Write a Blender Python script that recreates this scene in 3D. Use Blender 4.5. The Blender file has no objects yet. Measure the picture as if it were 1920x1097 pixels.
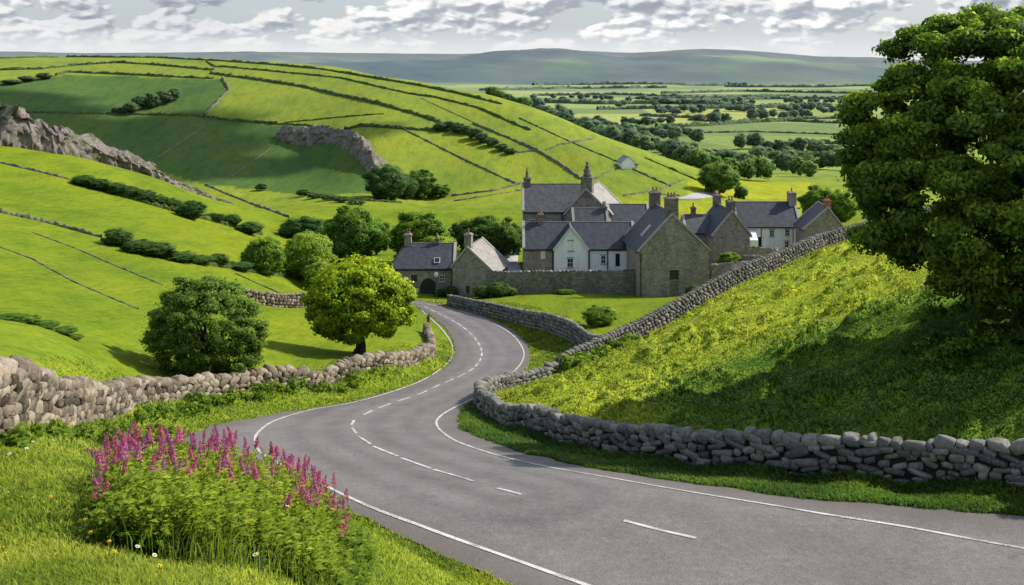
import bpy, math, random
import numpy as np
from mathutils import Vector, Matrix
from mathutils.geometry import delaunay_2d_cdt
R = math.radians
random.seed(7)
RG = np.random.default_rng(11)
F, HR, CX = 2059.0, 120.0, 960.0        # lens in photo pixels, row of the level line, centre column
scn = bpy.context.scene
COL = scn.collection

# ------------------------------------------------------------------ helpers
def P(px, row, Y): return np.array([(px - CX) * Y / F, Y, -(row - HR) * Y / F])

def smooth(a, b, x):
    t = np.clip((x - a) / (b - a), 0, 1); return t * t * (3 - 2 * t)

def _hash(ix, iy, seed):
    h = (ix.astype(np.int64) * 374761393 + iy.astype(np.int64) * 668265263 + seed * 1442695041) & 0xffffffff
    h = ((h ^ (h >> 13)) * 1274126177) & 0xffffffff
    return ((h ^ (h >> 16)) & 0xffff) / 65535.0

def vnoise(x, y, seed=0):
    x = np.asarray(x, float); y = np.asarray(y, float)
    ix = np.floor(x); iy = np.floor(y); fx = x - ix; fy = y - iy
    fx = fx * fx * (3 - 2 * fx); fy = fy * fy * (3 - 2 * fy)
    a = _hash(ix, iy, seed); b = _hash(ix + 1, iy, seed); c = _hash(ix, iy + 1, seed); d = _hash(ix + 1, iy + 1, seed)
    return (a + (b - a) * fx) * (1 - fy) + (c + (d - c) * fx) * fy - 0.5

def fbm(x, y, seed=0, o=4):
    s = 0; a = 1.0
    for k in range(o):
        s = s + a * vnoise(x * 2 ** k + 17.3 * k, y * 2 ** k - 9.1 * k, seed + k); a *= 0.5
    return s

def mesh_np(name, V, faces_flat, n_per, mats, attrs=None, smooth_sh=False, midx=None):
    """fast mesh: V (n,3), faces_flat (m*n_per)"""
    me = bpy.data.meshes.new(name)
    V = np.ascontiguousarray(V, dtype=np.float32); fl = np.ascontiguousarray(faces_flat, dtype=np.int32).ravel()
    m = len(fl) // n_per
    me.vertices.add(len(V)); me.vertices.foreach_set('co', V.ravel())
    me.loops.add(len(fl)); me.loops.foreach_set('vertex_index', fl)
    me.polygons.add(m); me.polygons.foreach_set('loop_start', np.arange(m, dtype=np.int32) * n_per)
    if smooth_sh: me.polygons.foreach_set('use_smooth', np.ones(m, dtype=bool))
    if midx is not None: me.polygons.foreach_set('material_index', np.asarray(midx, dtype=np.int32))
    for mt in (mats if isinstance(mats, (list, tuple)) else [mats]): me.materials.append(mt)
    me.update(calc_edges=True)
    for k, a in (attrs or {}).items():
        a = np.asarray(a, dtype=np.float32)
        if k == 'nrm':
            at = me.attributes.new(k, 'FLOAT_VECTOR', 'POINT'); at.data.foreach_set('vector', np.ascontiguousarray(a).ravel())
        elif a.ndim == 1:
            at = me.attributes.new(k, 'FLOAT', 'POINT'); at.data.foreach_set('value', a)
        else:
            if a.shape[1] == 3: a = np.hstack([a, np.ones((len(a), 1), np.float32)])
            at = me.attributes.new(k, 'FLOAT_COLOR', 'POINT'); at.data.foreach_set('color', a.ravel())
    return me

def link(name, me, parent=None, loc=None):
    o = bpy.data.objects.new(name, me); COL.objects.link(o)
    if parent is not None: o.parent = parent
    if loc is not None: o.location = loc
    return o

def tag(o, label=None, cat=None, group=None, kind=None):
    if label: o['label'] = label
    if cat: o['category'] = cat
    if group: o['group'] = group
    if kind: o['kind'] = kind
    return o

def empty(name, loc, rz=0.0):
    o = bpy.data.objects.new(name, None); COL.objects.link(o)
    o.empty_display_size = 0.3; o.location = loc; o.rotation_euler = (0, 0, rz); return o

class MB:
    """collects polygons into ONE mesh"""
    def __init__(s): s.v = []; s.f = []; s.m = []
    def add(s, vs, fs, mi=0):
        b = len(s.v); s.v += [tuple(map(float, q)) for q in vs]
        for f in fs: s.f.append([b + i for i in f]); s.m.append(mi)
    def box(s, x0, x1, y0, y1, z0, z1, mi=0):
        s.add([(x0,y0,z0),(x1,y0,z0),(x1,y1,z0),(x0,y1,z0),(x0,y0,z1),(x1,y0,z1),(x1,y1,z1),(x0,y1,z1)],
              [(3,2,1,0),(4,5,6,7),(0,1,5,4),(1,2,6,5),(2,3,7,6),(3,0,4,7)], mi)
    def taper(s, cx, cy, z0, z1, w0, d0, w1, d1, mi=0):
        s.add([(cx-w0,cy-d0,z0),(cx+w0,cy-d0,z0),(cx+w0,cy+d0,z0),(cx-w0,cy+d0,z0),
               (cx-w1,cy-d1,z1),(cx+w1,cy-d1,z1),(cx+w1,cy+d1,z1),(cx-w1,cy+d1,z1)],
              [(3,2,1,0),(4,5,6,7),(0,1,5,4),(1,2,6,5),(2,3,7,6),(3,0,4,7)], mi)
    def lathe(s, cx, cy, prof, n=10, mi=0):
        vs = []; fs = []
        for (r, z) in prof:
            for k in range(n):
                a = 2 * math.pi * k / n; vs.append((cx + r * math.cos(a), cy + r * math.sin(a), z))
        for i in range(len(prof) - 1):
            for k in range(n):
                fs.append((i*n+k, i*n+(k+1) % n, (i+1)*n+(k+1) % n, (i+1)*n+k))
        fs.append(tuple(range(n))[::-1]); fs.append(tuple((len(prof)-1)*n + k for k in range(n)))
        s.add(vs, fs, mi)
    def tube(s, pts, rad, n=7, mi=0):
        pts = [Vector(p) for p in pts]; vs = []; fs = []
        for i, p in enumerate(pts):
            d = (pts[min(i+1, len(pts)-1)] - pts[max(i-1, 0)]).normalized()
            a = d.orthogonal().normalized() if abs(d.z) < 0.98 else Vector((1, 0, 0)); b = d.cross(a).normalized(); a = b.cross(d)
            r = rad[i] if isinstance(rad, (list, tuple)) else rad
            for k in range(n):
                t = 2 * math.pi * k / n; q = p + a * (r * math.cos(t)) + b * (r * math.sin(t)); vs.append(tuple(q))
        for i in range(len(pts) - 1):
            for k in range(n):
                fs.append((i*n+k, i*n+(k+1) % n, (i+1)*n+(k+1) % n, (i+1)*n+k))
        fs.append(tuple(range(n))[::-1]); fs.append(tuple((len(pts)-1)*n + k for k in range(n)))
        s.add(vs, fs, mi)
    def mesh(s, name, mats, sm=False):
        me = bpy.data.meshes.new(name); me.from_pydata(s.v, [], s.f)
        for mt in (mats if isinstance(mats, (list, tuple)) else [mats]): me.materials.append(mt)
        me.polygons.foreach_set('material_index', s.m)
        if sm: me.polygons.foreach_set('use_smooth', [True] * len(s.f))
        me.update(); return me
    def build(s, name, mats, parent=None, sm=False): return link(name, s.mesh(name, mats, sm), parent)

# ------------------------------------------------------------------ materials
def mat(name):
    m = bpy.data.materials.new(name); m.use_nodes = True
    nt = m.node_tree; nt.nodes.clear(); return m, nt
def N(nt, t, **kw):
    n = nt.nodes.new(t)
    for k, v in kw.items():
        if k.startswith('i_'): n.inputs[k[2:].replace('_', ' ')].default_value = v
        else: setattr(n, k, v)
    return n
def L(nt, a, b): nt.links.new(a, b)
def noise(nt, vec, scale, detail=4, rough=0.55, dist=0.0):
    n = N(nt, 'ShaderNodeTexNoise'); n.inputs['Scale'].default_value = scale; n.inputs['Detail'].default_value = detail
    n.inputs['Roughness'].default_value = rough; n.inputs['Distortion'].default_value = dist
    if vec is not None: L(nt, vec, n.inputs['Vector'])
    return n.outputs['Fac']
def ramp(nt, fac, stops):
    r = N(nt, 'ShaderNodeValToRGB'); L(nt, fac, r.inputs['Fac'])
    el = r.color_ramp.elements
    while len(el) < len(stops): el.new(0.5)
    for e, (p, c) in zip(el, stops):
        e.position = p; e.color = (c if isinstance(c, tuple) else (c, c, c)) + (1,)
    return r.outputs['Color']
def mixc(nt, mode, fac, a, b):
    m = N(nt, 'ShaderNodeMix', data_type='RGBA', blend_type=mode)
    for s, v in ((m.inputs[0], fac), (m.inputs[6], a), (m.inputs[7], b)):
        if isinstance(v, (int, float)): s.default_value = v
        elif isinstance(v, tuple): s.default_value = v + (1,) if len(v) == 3 else v
        else: L(nt, v, s)
    return m.outputs[2]
def math_(nt, op, a, b=None, c=None, clamp=False):
    m = N(nt, 'ShaderNodeMath', operation=op); m.use_clamp = clamp
    for i, v in enumerate((a, b, c)):
        if v is None: continue
        if isinstance(v, (int, float)): m.inputs[i].default_value = v
        else: L(nt, v, m.inputs[i])
    return m.outputs[0]
def mapping(nt, vec, scale=(1,1,1), rot=(0,0,0)):
    m = N(nt, 'ShaderNodeMapping'); m.inputs['Scale'].default_value = scale; m.inputs['Rotation'].default_value = rot
    L(nt, vec, m.inputs['Vector']); return m.outputs[0]
def geo_pos(nt): return N(nt, 'ShaderNodeNewGeometry').outputs['Position']
def obj_pos(nt): return N(nt, 'ShaderNodeTexCoord').outputs['Object']

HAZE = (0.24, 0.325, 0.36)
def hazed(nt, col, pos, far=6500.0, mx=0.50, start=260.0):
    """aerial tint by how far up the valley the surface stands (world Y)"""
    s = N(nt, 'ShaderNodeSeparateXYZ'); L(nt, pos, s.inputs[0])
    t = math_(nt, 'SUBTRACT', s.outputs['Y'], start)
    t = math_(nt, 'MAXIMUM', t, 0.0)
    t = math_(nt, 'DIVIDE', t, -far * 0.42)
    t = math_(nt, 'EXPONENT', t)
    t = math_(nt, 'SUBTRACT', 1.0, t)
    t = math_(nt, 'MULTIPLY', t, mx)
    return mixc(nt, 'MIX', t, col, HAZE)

def finish(nt, col, rough=0.9, bump=None, bstr=0.3, bdist=0.05, spec=0.2, metal=0.0, transl=None, tcol=None, soft=0.0):
    b = N(nt, 'ShaderNodeBsdfPrincipled'); o = N(nt, 'ShaderNodeOutputMaterial')
    if soft:
        at = N(nt, 'ShaderNodeAttribute', attribute_name='nrm'); vt = N(nt, 'ShaderNodeVectorTransform', vector_type='NORMAL', convert_from='OBJECT', convert_to='WORLD')
        L(nt, at.outputs['Vector'], vt.inputs[0]); L(nt, vt.outputs[0], b.inputs['Normal'])
    if isinstance(col, tuple): b.inputs['Base Color'].default_value = col + (1,)
    else: L(nt, col, b.inputs['Base Color'])
    if isinstance(rough, (int, float)): b.inputs['Roughness'].default_value = rough
    else: L(nt, rough, b.inputs['Roughness'])
    b.inputs['Specular IOR Level'].default_value = spec; b.inputs['Metallic'].default_value = metal
    nrm = None
    if bump is not None:
        bp = N(nt, 'ShaderNodeBump'); bp.inputs['Strength'].default_value = bstr; bp.inputs['Distance'].default_value = bdist
        L(nt, bump, bp.inputs['Height']); L(nt, bp.outputs[0], b.inputs['Normal']); nrm = bp.outputs[0]
    if transl:
        t = N(nt, 'ShaderNodeBsdfTranslucent'); mx = N(nt, 'ShaderNodeMixShader'); mx.inputs[0].default_value = transl
        if isinstance(tcol, tuple): t.inputs[0].default_value = tcol + (1,)
        else: L(nt, tcol if tcol is not None else col, t.inputs[0])
        L(nt, b.outputs[0], mx.inputs[1]); L(nt, t.outputs[0], mx.inputs[2]); L(nt, mx.outputs[0], o.inputs[0])
    else: L(nt, b.outputs[0], o.inputs[0])

def m_terrain():
    m, nt = mat('pasture'); pos = geo_pos(nt)
    a = N(nt, 'ShaderNodeAttribute', attribute_name='field')
    col = a.outputs['Color']
    w = N(nt, 'ShaderNodeAttribute', attribute_name='rough').outputs['Fac']
    st = mapping(nt, pos, (1, 0.22, 1), (0, 0, R(28)))
    n1 = noise(nt, st, 0.35, 5, 0.6); n2 = noise(nt, pos, 2.2, 5, 0.65); n3 = noise(nt, pos, 0.045, 4, 0.6); n4 = noise(nt, pos, 14.0, 3, 0.6); n5 = noise(nt, mapping(nt, pos, (2.6, 0.35, 1), (0, 0, R(-35))), 1.0, 5, 0.65)
    col = mixc(nt, 'MULTIPLY', 0.75, col, ramp(nt, n1, [(0.32, (0.62, 0.72, 0.75)), (0.52, (1, 1, 1)), (0.72, (1.18, 1.08, 0.8))]))
    col = mixc(nt, 'MULTIPLY', 0.7, col, ramp(nt, n2, [(0.30, (0.52, 0.64, 0.65)), (0.5, (1, 1, 1)), (0.72, (1.25, 1.13, 0.95))]))
    col = mixc(nt, 'MULTIPLY', 0.8, col, ramp(nt, n3, [(0.3, (0.66, 0.80, 0.9)), (0.5, (1, 1, 1)), (0.7, (1.16, 1.06, 0.7))]))
    col = mixc(nt, 'MULTIPLY', 0.5, col, ramp(nt, n4, [(0.3, (0.6, 0.68, 0.6)), (0.6, (1.08, 1.06, 1))]))
    col = mixc(nt, 'MULTIPLY', 0.7, col, ramp(nt, n5, [(0.32, (0.60, 0.68, 0.7)), (0.5, (1, 1, 1)), (0.7, (1.16, 1.10, 0.9))]))
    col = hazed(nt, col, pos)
    h = math_(nt, 'ADD', math_(nt, 'MULTIPLY', n2, 0.7), math_(nt, 'MULTIPLY', n4, 0.25))
    finish(nt, col, 0.95, h, 0.55, 0.22, 0.05)
    return m
def m_asphalt():
    m, nt = mat('asphalt'); pos = geo_pos(nt)
    n1 = noise(nt, pos, 38, 3, 0.7); n2 = noise(nt, pos, 0.5, 4, 0.6); n3 = noise(nt, pos, 5, 5, 0.7)
    col = ramp(nt, n1, [(0.25, (0.085, 0.078, 0.076)), (0.5, (0.19, 0.18, 0.174)), (0.75, (0.37, 0.35, 0.335))])
    col = mixc(nt, 'MULTIPLY', 0.85, col, ramp(nt, n2, [(0.3, (0.78, 0.77, 0.77)), (0.7, (1.16, 1.16, 1.17))]))
    col = mixc(nt, 'MULTIPLY', 0.6, col, ramp(nt, n3, [(0.3, (0.62, 0.60, 0.59)), (0.7, (1.2, 1.2, 1.2))]))
    e = N(nt, 'ShaderNodeAttribute', attribute_name='edge').outputs['Fac']
    dirt = math_(nt, 'MULTIPLY', e, ramp(nt, n3, [(0.3, 0.2), (0.65, 1.0)]))
    col = mixc(nt, 'MIX', math_(nt, 'MULTIPLY', dirt, 0.75), col, (0.125, 0.095, 0.072))
    tr = N(nt, 'ShaderNodeAttribute', attribute_name='track').outputs['Fac']
    col = mixc(nt, 'MULTIPLY', math_(nt, 'MULTIPLY', tr, 0.8), col, (0.72, 0.71, 0.73))
    v = N(nt, 'ShaderNodeTexVoronoi', feature='DISTANCE_TO_EDGE'); v.inputs['Scale'].default_value = 0.8
    dv = N(nt, 'ShaderNodeVectorMath', operation='ADD'); L(nt, pos, dv.inputs[0]); nn = N(nt, 'ShaderNodeTexNoise'); nn.inputs['Scale'].default_value = 1.3; nn.inputs['Detail'].default_value = 5
    L(nt, pos, nn.inputs['Vector']); L(nt, nn.outputs['Color'], dv.inputs[1]); L(nt, dv.outputs[0], v.inputs['Vector'])
    crack = ramp(nt, v.outputs['Distance'], [(0.0, 1.0), (0.012, 0.0)])
    cm = math_(nt, 'MULTIPLY', crack, ramp(nt, noise(nt, pos, 0.25, 2), [(0.56, 0.0), (0.62, 1.0)]))
    col = mixc(nt, 'MIX', math_(nt, 'MULTIPLY', cm, 0.6), col, (0.03, 0.03, 0.03))
    finish(nt, col, 0.82, n1, 0.5, 0.01, 0.3)
    return m
def m_paint():
    m, nt = mat('road_paint'); pos = geo_pos(nt)
    n1 = noise(nt, pos, 30, 4, 0.7); n2 = noise(nt, pos, 1.5, 3)
    f = math_(nt, 'ADD', n1, math_(nt, 'MULTIPLY', n2, 0.5))
    col = ramp(nt, f, [(0.66, (0.24, 0.235, 0.22)), (0.78, (0.66, 0.65, 0.62)), (1.0, (0.78, 0.77, 0.74))])
    finish(nt, col, 0.7, n1, 0.3, 0.005); return m
def m_drystone(name, c0, c1, c2, moss=0.3, sc=1.0):
    m, nt = mat(name); pos = geo_pos(nt)
    t = N(nt, 'ShaderNodeAttribute', attribute_name='tone').outputs['Fac']
    col = ramp(nt, t, [(0.0, c0), (0.5, c1), (1.0, c2)])
    n1 = noise(nt, pos, 9*sc, 6, 0.7); n2 = noise(nt, pos, 45*sc, 4, 0.7); n3 = noise(nt, pos, 2.3*sc, 4, 0.6)
    col = mixc(nt, 'MULTIPLY', 0.9, col, ramp(nt, n1, [(0.3, (0.52, 0.50, 0.47)), (0.5, (0.95, 0.95, 0.95)), (0.72, (1.4, 1.38, 1.32))]))
    col = mixc(nt, 'MULTIPLY', 0.6, col, ramp(nt, n2, [(0.3, (0.7, 0.7, 0.7)), (0.7, (1.2, 1.2, 1.2))]))
    li = ramp(nt, noise(nt, pos, 16*sc, 3, 0.5), [(0.60, 0.0), (0.67, 1.0)])
    col = mixc(nt, 'MIX', math_(nt, 'MULTIPLY', li, 0.45), col, (0.42, 0.42, 0.37))
    ms = ramp(nt, n3, [(0.52, 0.0), (0.66, 1.0)])
    col = mixc(nt, 'MIX', math_(nt, 'MULTIPLY', ms, moss), col, (0.10, 0.12, 0.035))
    h = math_(nt, 'ADD', n1, math_(nt, 'MULTIPLY', n2, 0.35))
    finish(nt, col, 0.92, h, 0.6, 0.04, 0.15); return m
def m_masonry(name, base, dark, mortar, sx=0.42, sz=0.2, haze=False):
    """coursed rubble in object space"""
    m, nt = mat(name); pos = obj_pos(nt)
    s = N(nt, 'ShaderNodeSeparateXYZ'); L(nt, pos, s.inputs[0])
    u = math_(nt, 'ADD', s.outputs['X'], math_(nt, 'MULTIPLY', s.outputs['Y'], 1.0))
    c = N(nt, 'ShaderNodeCombineXYZ'); L(nt, u, c.inputs[0]); L(nt, s.outputs['Z'], c.inputs[1])
    nn = N(nt, 'ShaderNodeTexNoise'); nn.inputs['Scale'].default_value = 2.4; L(nt, pos, nn.inputs['Vector'])
    va = N(nt, 'ShaderNodeVectorMath', operation='MULTIPLY_ADD'); L(nt, nn.outputs['Color'], va.inputs[0]); va.inputs[1].default_value = (0.16, 0.16, 0); L(nt, c.outputs[0], va.inputs[2])
    b = N(nt, 'ShaderNodeTexBrick'); L(nt, va.outputs[0], b.inputs['Vector'])
    b.inputs['Scale'].default_value = 1.0; b.inputs['Brick Width'].default_value = sx; b.inputs['Row Height'].default_value = sz
    b.inputs['Mortar Size'].default_value = 0.018; b.inputs['Color1'].default_value = base + (1,); b.inputs['Color2'].default_value = dark + (1,); b.inputs['Mortar'].default_value = mortar + (1,)
    col = b.outputs['Color']
    n1 = noise(nt, pos, 3.0, 6, 0.75); n2 = noise(nt, mapping(nt, pos, (1, 1, 0.25)), 0.9, 4, 0.6); n3 = noise(nt, pos, 14, 4, 0.7)
    col = mixc(nt, 'MULTIPLY', 0.9, col, ramp(nt, n1, [(0.3, (0.55, 0.53, 0.5)), (0.5, (0.98, 0.97, 0.95)), (0.72, (1.5, 1.45, 1.35))]))
    col = mixc(nt, 'MULTIPLY', 0.8, col, ramp(nt, n2, [(0.3, (0.66, 0.64, 0.62)), (0.6, (1.1, 1.1, 1.08))]))
    col = mixc(nt, 'MULTIPLY', 0.5, col, ramp(nt, n3, [(0.3, (0.6, 0.6, 0.6)), (0.7, (1.3, 1.3, 1.3))]))
    finish(nt, col, 0.92, math_(nt, 'SUBTRACT', n3, b.outputs['Fac']), 0.6, 0.04, 0.12); return m
def m_render(name, c):
    m, nt = mat(name); pos = obj_pos(nt)
    n1 = noise(nt, mapping(nt, pos, (1, 1, 0.2)), 1.6, 5, 0.65); n2 = noise(nt, pos, 12, 4)
    col = mixc(nt, 'MULTIPLY', 0.7, c, ramp(nt, n1, [(0.3, (0.72, 0.72, 0.68)), (0.55, (1, 1, 1))]))
    finish(nt, col, 0.9, n2, 0.25, 0.02, 0.15); return m
def m_slate(name, c1, c2):
    m, nt = mat(name); pos = obj_pos(nt)
    s = N(nt, 'ShaderNodeSeparateXYZ'); L(nt, pos, s.inputs[0])
    a = N(nt, 'ShaderNodeAttribute', attribute_name='ru'); a2 = N(nt, 'ShaderNodeAttribute', attribute_name='rv')
    c = N(nt, 'ShaderNodeCombineXYZ'); L(nt, a.outputs['Fac'], c.inputs[0]); L(nt, a2.outputs['Fac'], c.inputs[1])
    b = N(nt, 'ShaderNodeTexBrick'); L(nt, c.outputs[0], b.inputs['Vector'])
    b.inputs['Scale'].default_value = 1.0; b.inputs['Brick Width'].default_value = 0.34; b.inputs['Row Height'].default_value = 0.24
    b.inputs['Mortar Size'].default_value = 0.012; b.inputs['Color1'].default_value = c1 + (1,); b.inputs['Color2'].default_value = c2 + (1,); b.inputs['Mortar'].default_value = (0.02, 0.022, 0.026, 1)
    col = b.outputs['Color']
    n1 = noise(nt, mapping(nt, c.outputs[0], (1.4, 0.5, 1)), 1.3, 6, 0.7); n2 = noise(nt, pos, 9, 5, 0.7)
    col = mixc(nt, 'MULTIPLY', 0.9, col, ramp(nt, n1, [(0.3, (0.6, 0.6, 0.62)), (0.5, (1, 1, 1)), (0.75, (1.55, 1.5, 1.4))]))
    col = mixc(nt, 'MIX', math_(nt, 'MULTIPLY', ramp(nt, n2, [(0.60, 0.0), (0.68, 1.0)]), 0.45), col, (0.24, 0.23, 0.18))
    finish(nt, col, 0.62, math_(nt, 'SUBTRACT', n2, b.outputs['Fac']), 0.45, 0.03, 0.4); return m
def m_simple(name, c, rough=0.8, vary=0.25, sc=6.0, spec=0.2, haze=False):
    m, nt = mat(name); pos = geo_pos(nt); n1 = noise(nt, pos, sc, 4, 0.65)
    col = mixc(nt, 'MULTIPLY', 1.0, c, ramp(nt, n1, [(0.3, (1-vary,)*3), (0.7, (1+vary,)*3)]))
    if haze: col = hazed(nt, col, pos)
    finish(nt, col, rough, n1, 0.3, 0.02, spec); return m
def m_leaf(name, dark, mid, lite, transl=0.35, haze=True, sc=0.6):
    m, nt = mat(name); pos = geo_pos(nt)
    t = N(nt, 'ShaderNodeAttribute', attribute_name='tone').outputs['Fac']
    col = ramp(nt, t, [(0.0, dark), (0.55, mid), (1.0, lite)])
    col = mixc(nt, 'MULTIPLY', 0.8, col, ramp(nt, noise(nt, pos, sc, 3), [(0.3, (0.72, 0.8, 0.85)), (0.7, (1.22, 1.15, 0.95))]))
    oi = N(nt, 'ShaderNodeObjectInfo')
    col = mixc(nt, 'MULTIPLY', 0.8, col, ramp(nt, oi.outputs['Random'], [(0.0, (0.78, 0.86, 0.9)), (0.5, (1, 1, 1)), (1.0, (1.22, 1.12, 0.85))]))
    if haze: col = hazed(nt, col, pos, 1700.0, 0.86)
    tc = mixc(nt, 'MULTIPLY', 1.0, col, (1.12, 1.28, 0.5))
    finish(nt, col, 0.55, spec=0.15, transl=transl, tcol=tc, soft=1.0); return m
def m_rock():
    m, nt = mat('limestone'); pos = geo_pos(nt)
    st = mapping(nt, pos, (1, 1, 0.6))
    n1 = noise(nt, st, 0.9, 8, 0.8, 0.6); n2 = noise(nt, pos, 2.6, 8, 0.8, 0.5); n3 = noise(nt, pos, 0.25, 4)
    col = ramp(nt, n1, [(0.28, (0.06, 0.055, 0.055)), (0.45, (0.26, 0.225, 0.20)), (0.6, (0.42, 0.37, 0.33)), (0.8, (0.55, 0.50, 0.45))])
    col = mixc(nt, 'MULTIPLY', 0.8, col, ramp(nt, n2, [(0.35, (0.45, 0.45, 0.45)), (0.65, (1.2, 1.2, 1.2))]))
    col = mixc(nt, 'MIX', ramp(nt, n3, [(0.52, 0.0), (0.60, 0.65)]), col, (0.10, 0.14, 0.03))
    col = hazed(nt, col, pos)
    finish(nt, col, 0.95, math_(nt, 'ADD', n1, math_(nt, 'MULTIPLY', n2, 0.5)), 0.9, 0.6, 0.1); return m
def m_cloud():
    m, nt = mat('cloud_white'); finish(nt, (0.85, 0.86, 0.88), 1.0); return m

M = {}
M['terrain'] = m_terrain(); M['asphalt'] = m_asphalt(); M['paint'] = m_paint()
M['wall_r'] = m_drystone('drystone_grey', (0.10, 0.10, 0.105), (0.20, 0.195, 0.185), (0.33, 0.31, 0.275), 0.35)
M['wall_l'] = m_drystone('drystone_warm', (0.06, 0.048, 0.037), (0.21, 0.170, 0.128), (0.43, 0.36, 0.275), 0.22)
M['core'] = m_simple('wall_core_earth', (0.035, 0.030, 0.025), 1.0)
M['stone'] = m_masonry('rubble_masonry', (0.42, 0.365, 0.345), (0.26, 0.225, 0.215), (0.35, 0.32, 0.305))
M['stone_d'] = m_masonry('weathered_masonry', (0.30, 0.265, 0.25), (0.15, 0.13, 0.125), (0.23, 0.21, 0.20), 0.36, 0.17)
M['palestone'] = m_masonry('pale_masonry', (0.60, 0.56, 0.53), (0.42, 0.39, 0.37), (0.5, 0.48, 0.45))
M['dress'] = m_simple('dressed_stone', (0.34, 0.31, 0.26), 0.85, 0.3, 5)
M['white'] = m_render('white_render', (0.95, 0.96, 0.98))
M['slate'] = m_slate('blue_slate', (0.036, 0.044, 0.062), (0.062, 0.070, 0.090))
M['slate2'] = m_slate('pale_slate', (0.30, 0.28, 0.25), (0.40, 0.38, 0.34))
M['slate3'] = m_slate('grey_slate', (0.068, 0.072, 0.084), (0.105, 0.110, 0.122))
M['ridge'] = m_simple('ridge_tile', (0.20, 0.19, 0.18), 0.8, 0.3)
M['skew'] = m_simple('skew_stone', (0.42, 0.39, 0.34), 0.85, 0.25)
M['pot'] = m_simple('terracotta', (0.32, 0.15, 0.09), 0.8, 0.3)
M['glass'] = m_simple('window_glass', (0.02, 0.025, 0.03), 0.12, 0.3, 3, 0.6)
M['frame'] = m_simple('white_joinery', (0.75, 0.76, 0.76), 0.5, 0.08)
M['dkdoor'] = m_simple('dark_joinery', (0.03, 0.035, 0.035), 0.5, 0.2)
M['pipe'] = m_simple('cast_iron', (0.02, 0.022, 0.025), 0.5, 0.2, 8, 0.4)
M['rock'] = m_rock()
M['bark'] = m_simple('bark', (0.055, 0.045, 0.035), 0.95, 0.5, 9)
M['lf_big'] = m_leaf('leaf_sycamore', (0.042, 0.10, 0.02), (0.18, 0.31, 0.045), (0.60, 0.68, 0.065), 0.42, False)
M['lf_warm'] = m_leaf('leaf_maple', (0.09, 0.17, 0.014), (0.38, 0.50, 0.028), (0.84, 0.86, 0.06), 0.45, False)
M['lf_thorn'] = m_leaf('leaf_hawthorn', (0.06, 0.115, 0.025), (0.19, 0.30, 0.05), (0.48, 0.58, 0.11), 0.42, False)
M['lf_mid'] = m_leaf('leaf_ash', (0.05, 0.12, 0.025), (0.18, 0.33, 0.05), (0.48, 0.62, 0.08), 0.42)
M['lf_dark'] = m_leaf('leaf_oak', (0.035, 0.08, 0.03), (0.10, 0.20, 0.05), (0.27, 0.40, 0.08), 0.38)
M['lf_far'] = m_leaf('leaf_far', (0.05, 0.085, 0.035), (0.13, 0.20, 0.06), (0.30, 0.38, 0.09), 0.36)
M['lf_lite'] = m_leaf('leaf_willow', (0.09, 0.17, 0.03), (0.30, 0.45, 0.06), (0.62, 0.74, 0.11), 0.45)
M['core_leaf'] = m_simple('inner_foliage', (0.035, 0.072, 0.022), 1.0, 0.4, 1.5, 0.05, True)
M['hedge'] = m_simple('hedge_body', (0.085, 0.115, 0.035), 1.0, 0.6, 0.9, 0.05, True)
M['fwall'] = m_simple('field_wall_stone', (0.17, 0.17, 0.12), 1.0, 0.6, 1.2, 0.05, True)
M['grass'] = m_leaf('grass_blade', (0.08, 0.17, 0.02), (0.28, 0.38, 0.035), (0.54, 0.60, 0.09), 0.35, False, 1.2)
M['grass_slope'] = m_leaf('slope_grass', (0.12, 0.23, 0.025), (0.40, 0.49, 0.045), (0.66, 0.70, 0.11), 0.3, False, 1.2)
M['grass_treeshade'] = m_leaf('grass_treeshade', (0.06, 0.15, 0.025), (0.18, 0.32, 0.04), (0.40, 0.50, 0.07), 0.3, False, 1.2)  # slope grass with the huge tree's shade put into its colour
M['grass_wallshade'] = m_leaf('wallshade_grass', (0.03, 0.09, 0.014), (0.075, 0.17, 0.022), (0.20, 0.32, 0.035), 0.3, False, 1.2)  # verge grass darkened to stand for the right wall's shade
M['weed'] = m_leaf('weed_leaf', (0.05, 0.10, 0.014), (0.16, 0.26, 0.025), (0.38, 0.46, 0.05), 0.42, False, 2.5)
M['stem'] = m_simple('flower_stem', (0.11, 0.16, 0.03), 0.8)
def m_petal(name, a, b):
    m, nt = mat(name)
    t = N(nt, 'ShaderNodeAttribute', attribute_name='tone').outputs['Fac']
    oi = N(nt, 'ShaderNodeObjectInfo')
    c = mixc(nt, 'MIX', t, a, b)
    c = mixc(nt, 'MULTIPLY', 0.9, c, ramp(nt, oi.outputs['Random'], [(0, (0.85, 0.9, 1.2)), (1, (1.2, 0.85, 0.75))]))
    finish(nt, c, 0.6, transl=0.3); return m
M['pink'] = m_petal('pink_petal', (0.38, 0.05, 0.17), (0.76, 0.29, 0.48))
M['wpetal'] = m_simple('white_petal', (0.80, 0.80, 0.74), 0.6, 0.1)
M['ypetal'] = m_simple('yellow_petal', (0.75, 0.50, 0.03), 0.6, 0.1)
M['soil'] = m_simple('soil', (0.19, 0.11, 0.06), 1.0, 0.35, 3)
M['pale'] = m_simple('pale_concrete', (0.42, 0.41, 0.42), 0.9, 0.15, 0.6)
M['wood'] = m_simple('weathered_wood', (0.13, 0.10, 0.075), 0.9, 0.4, 7)
M['shade_cloud'] = m_cloud()

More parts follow.
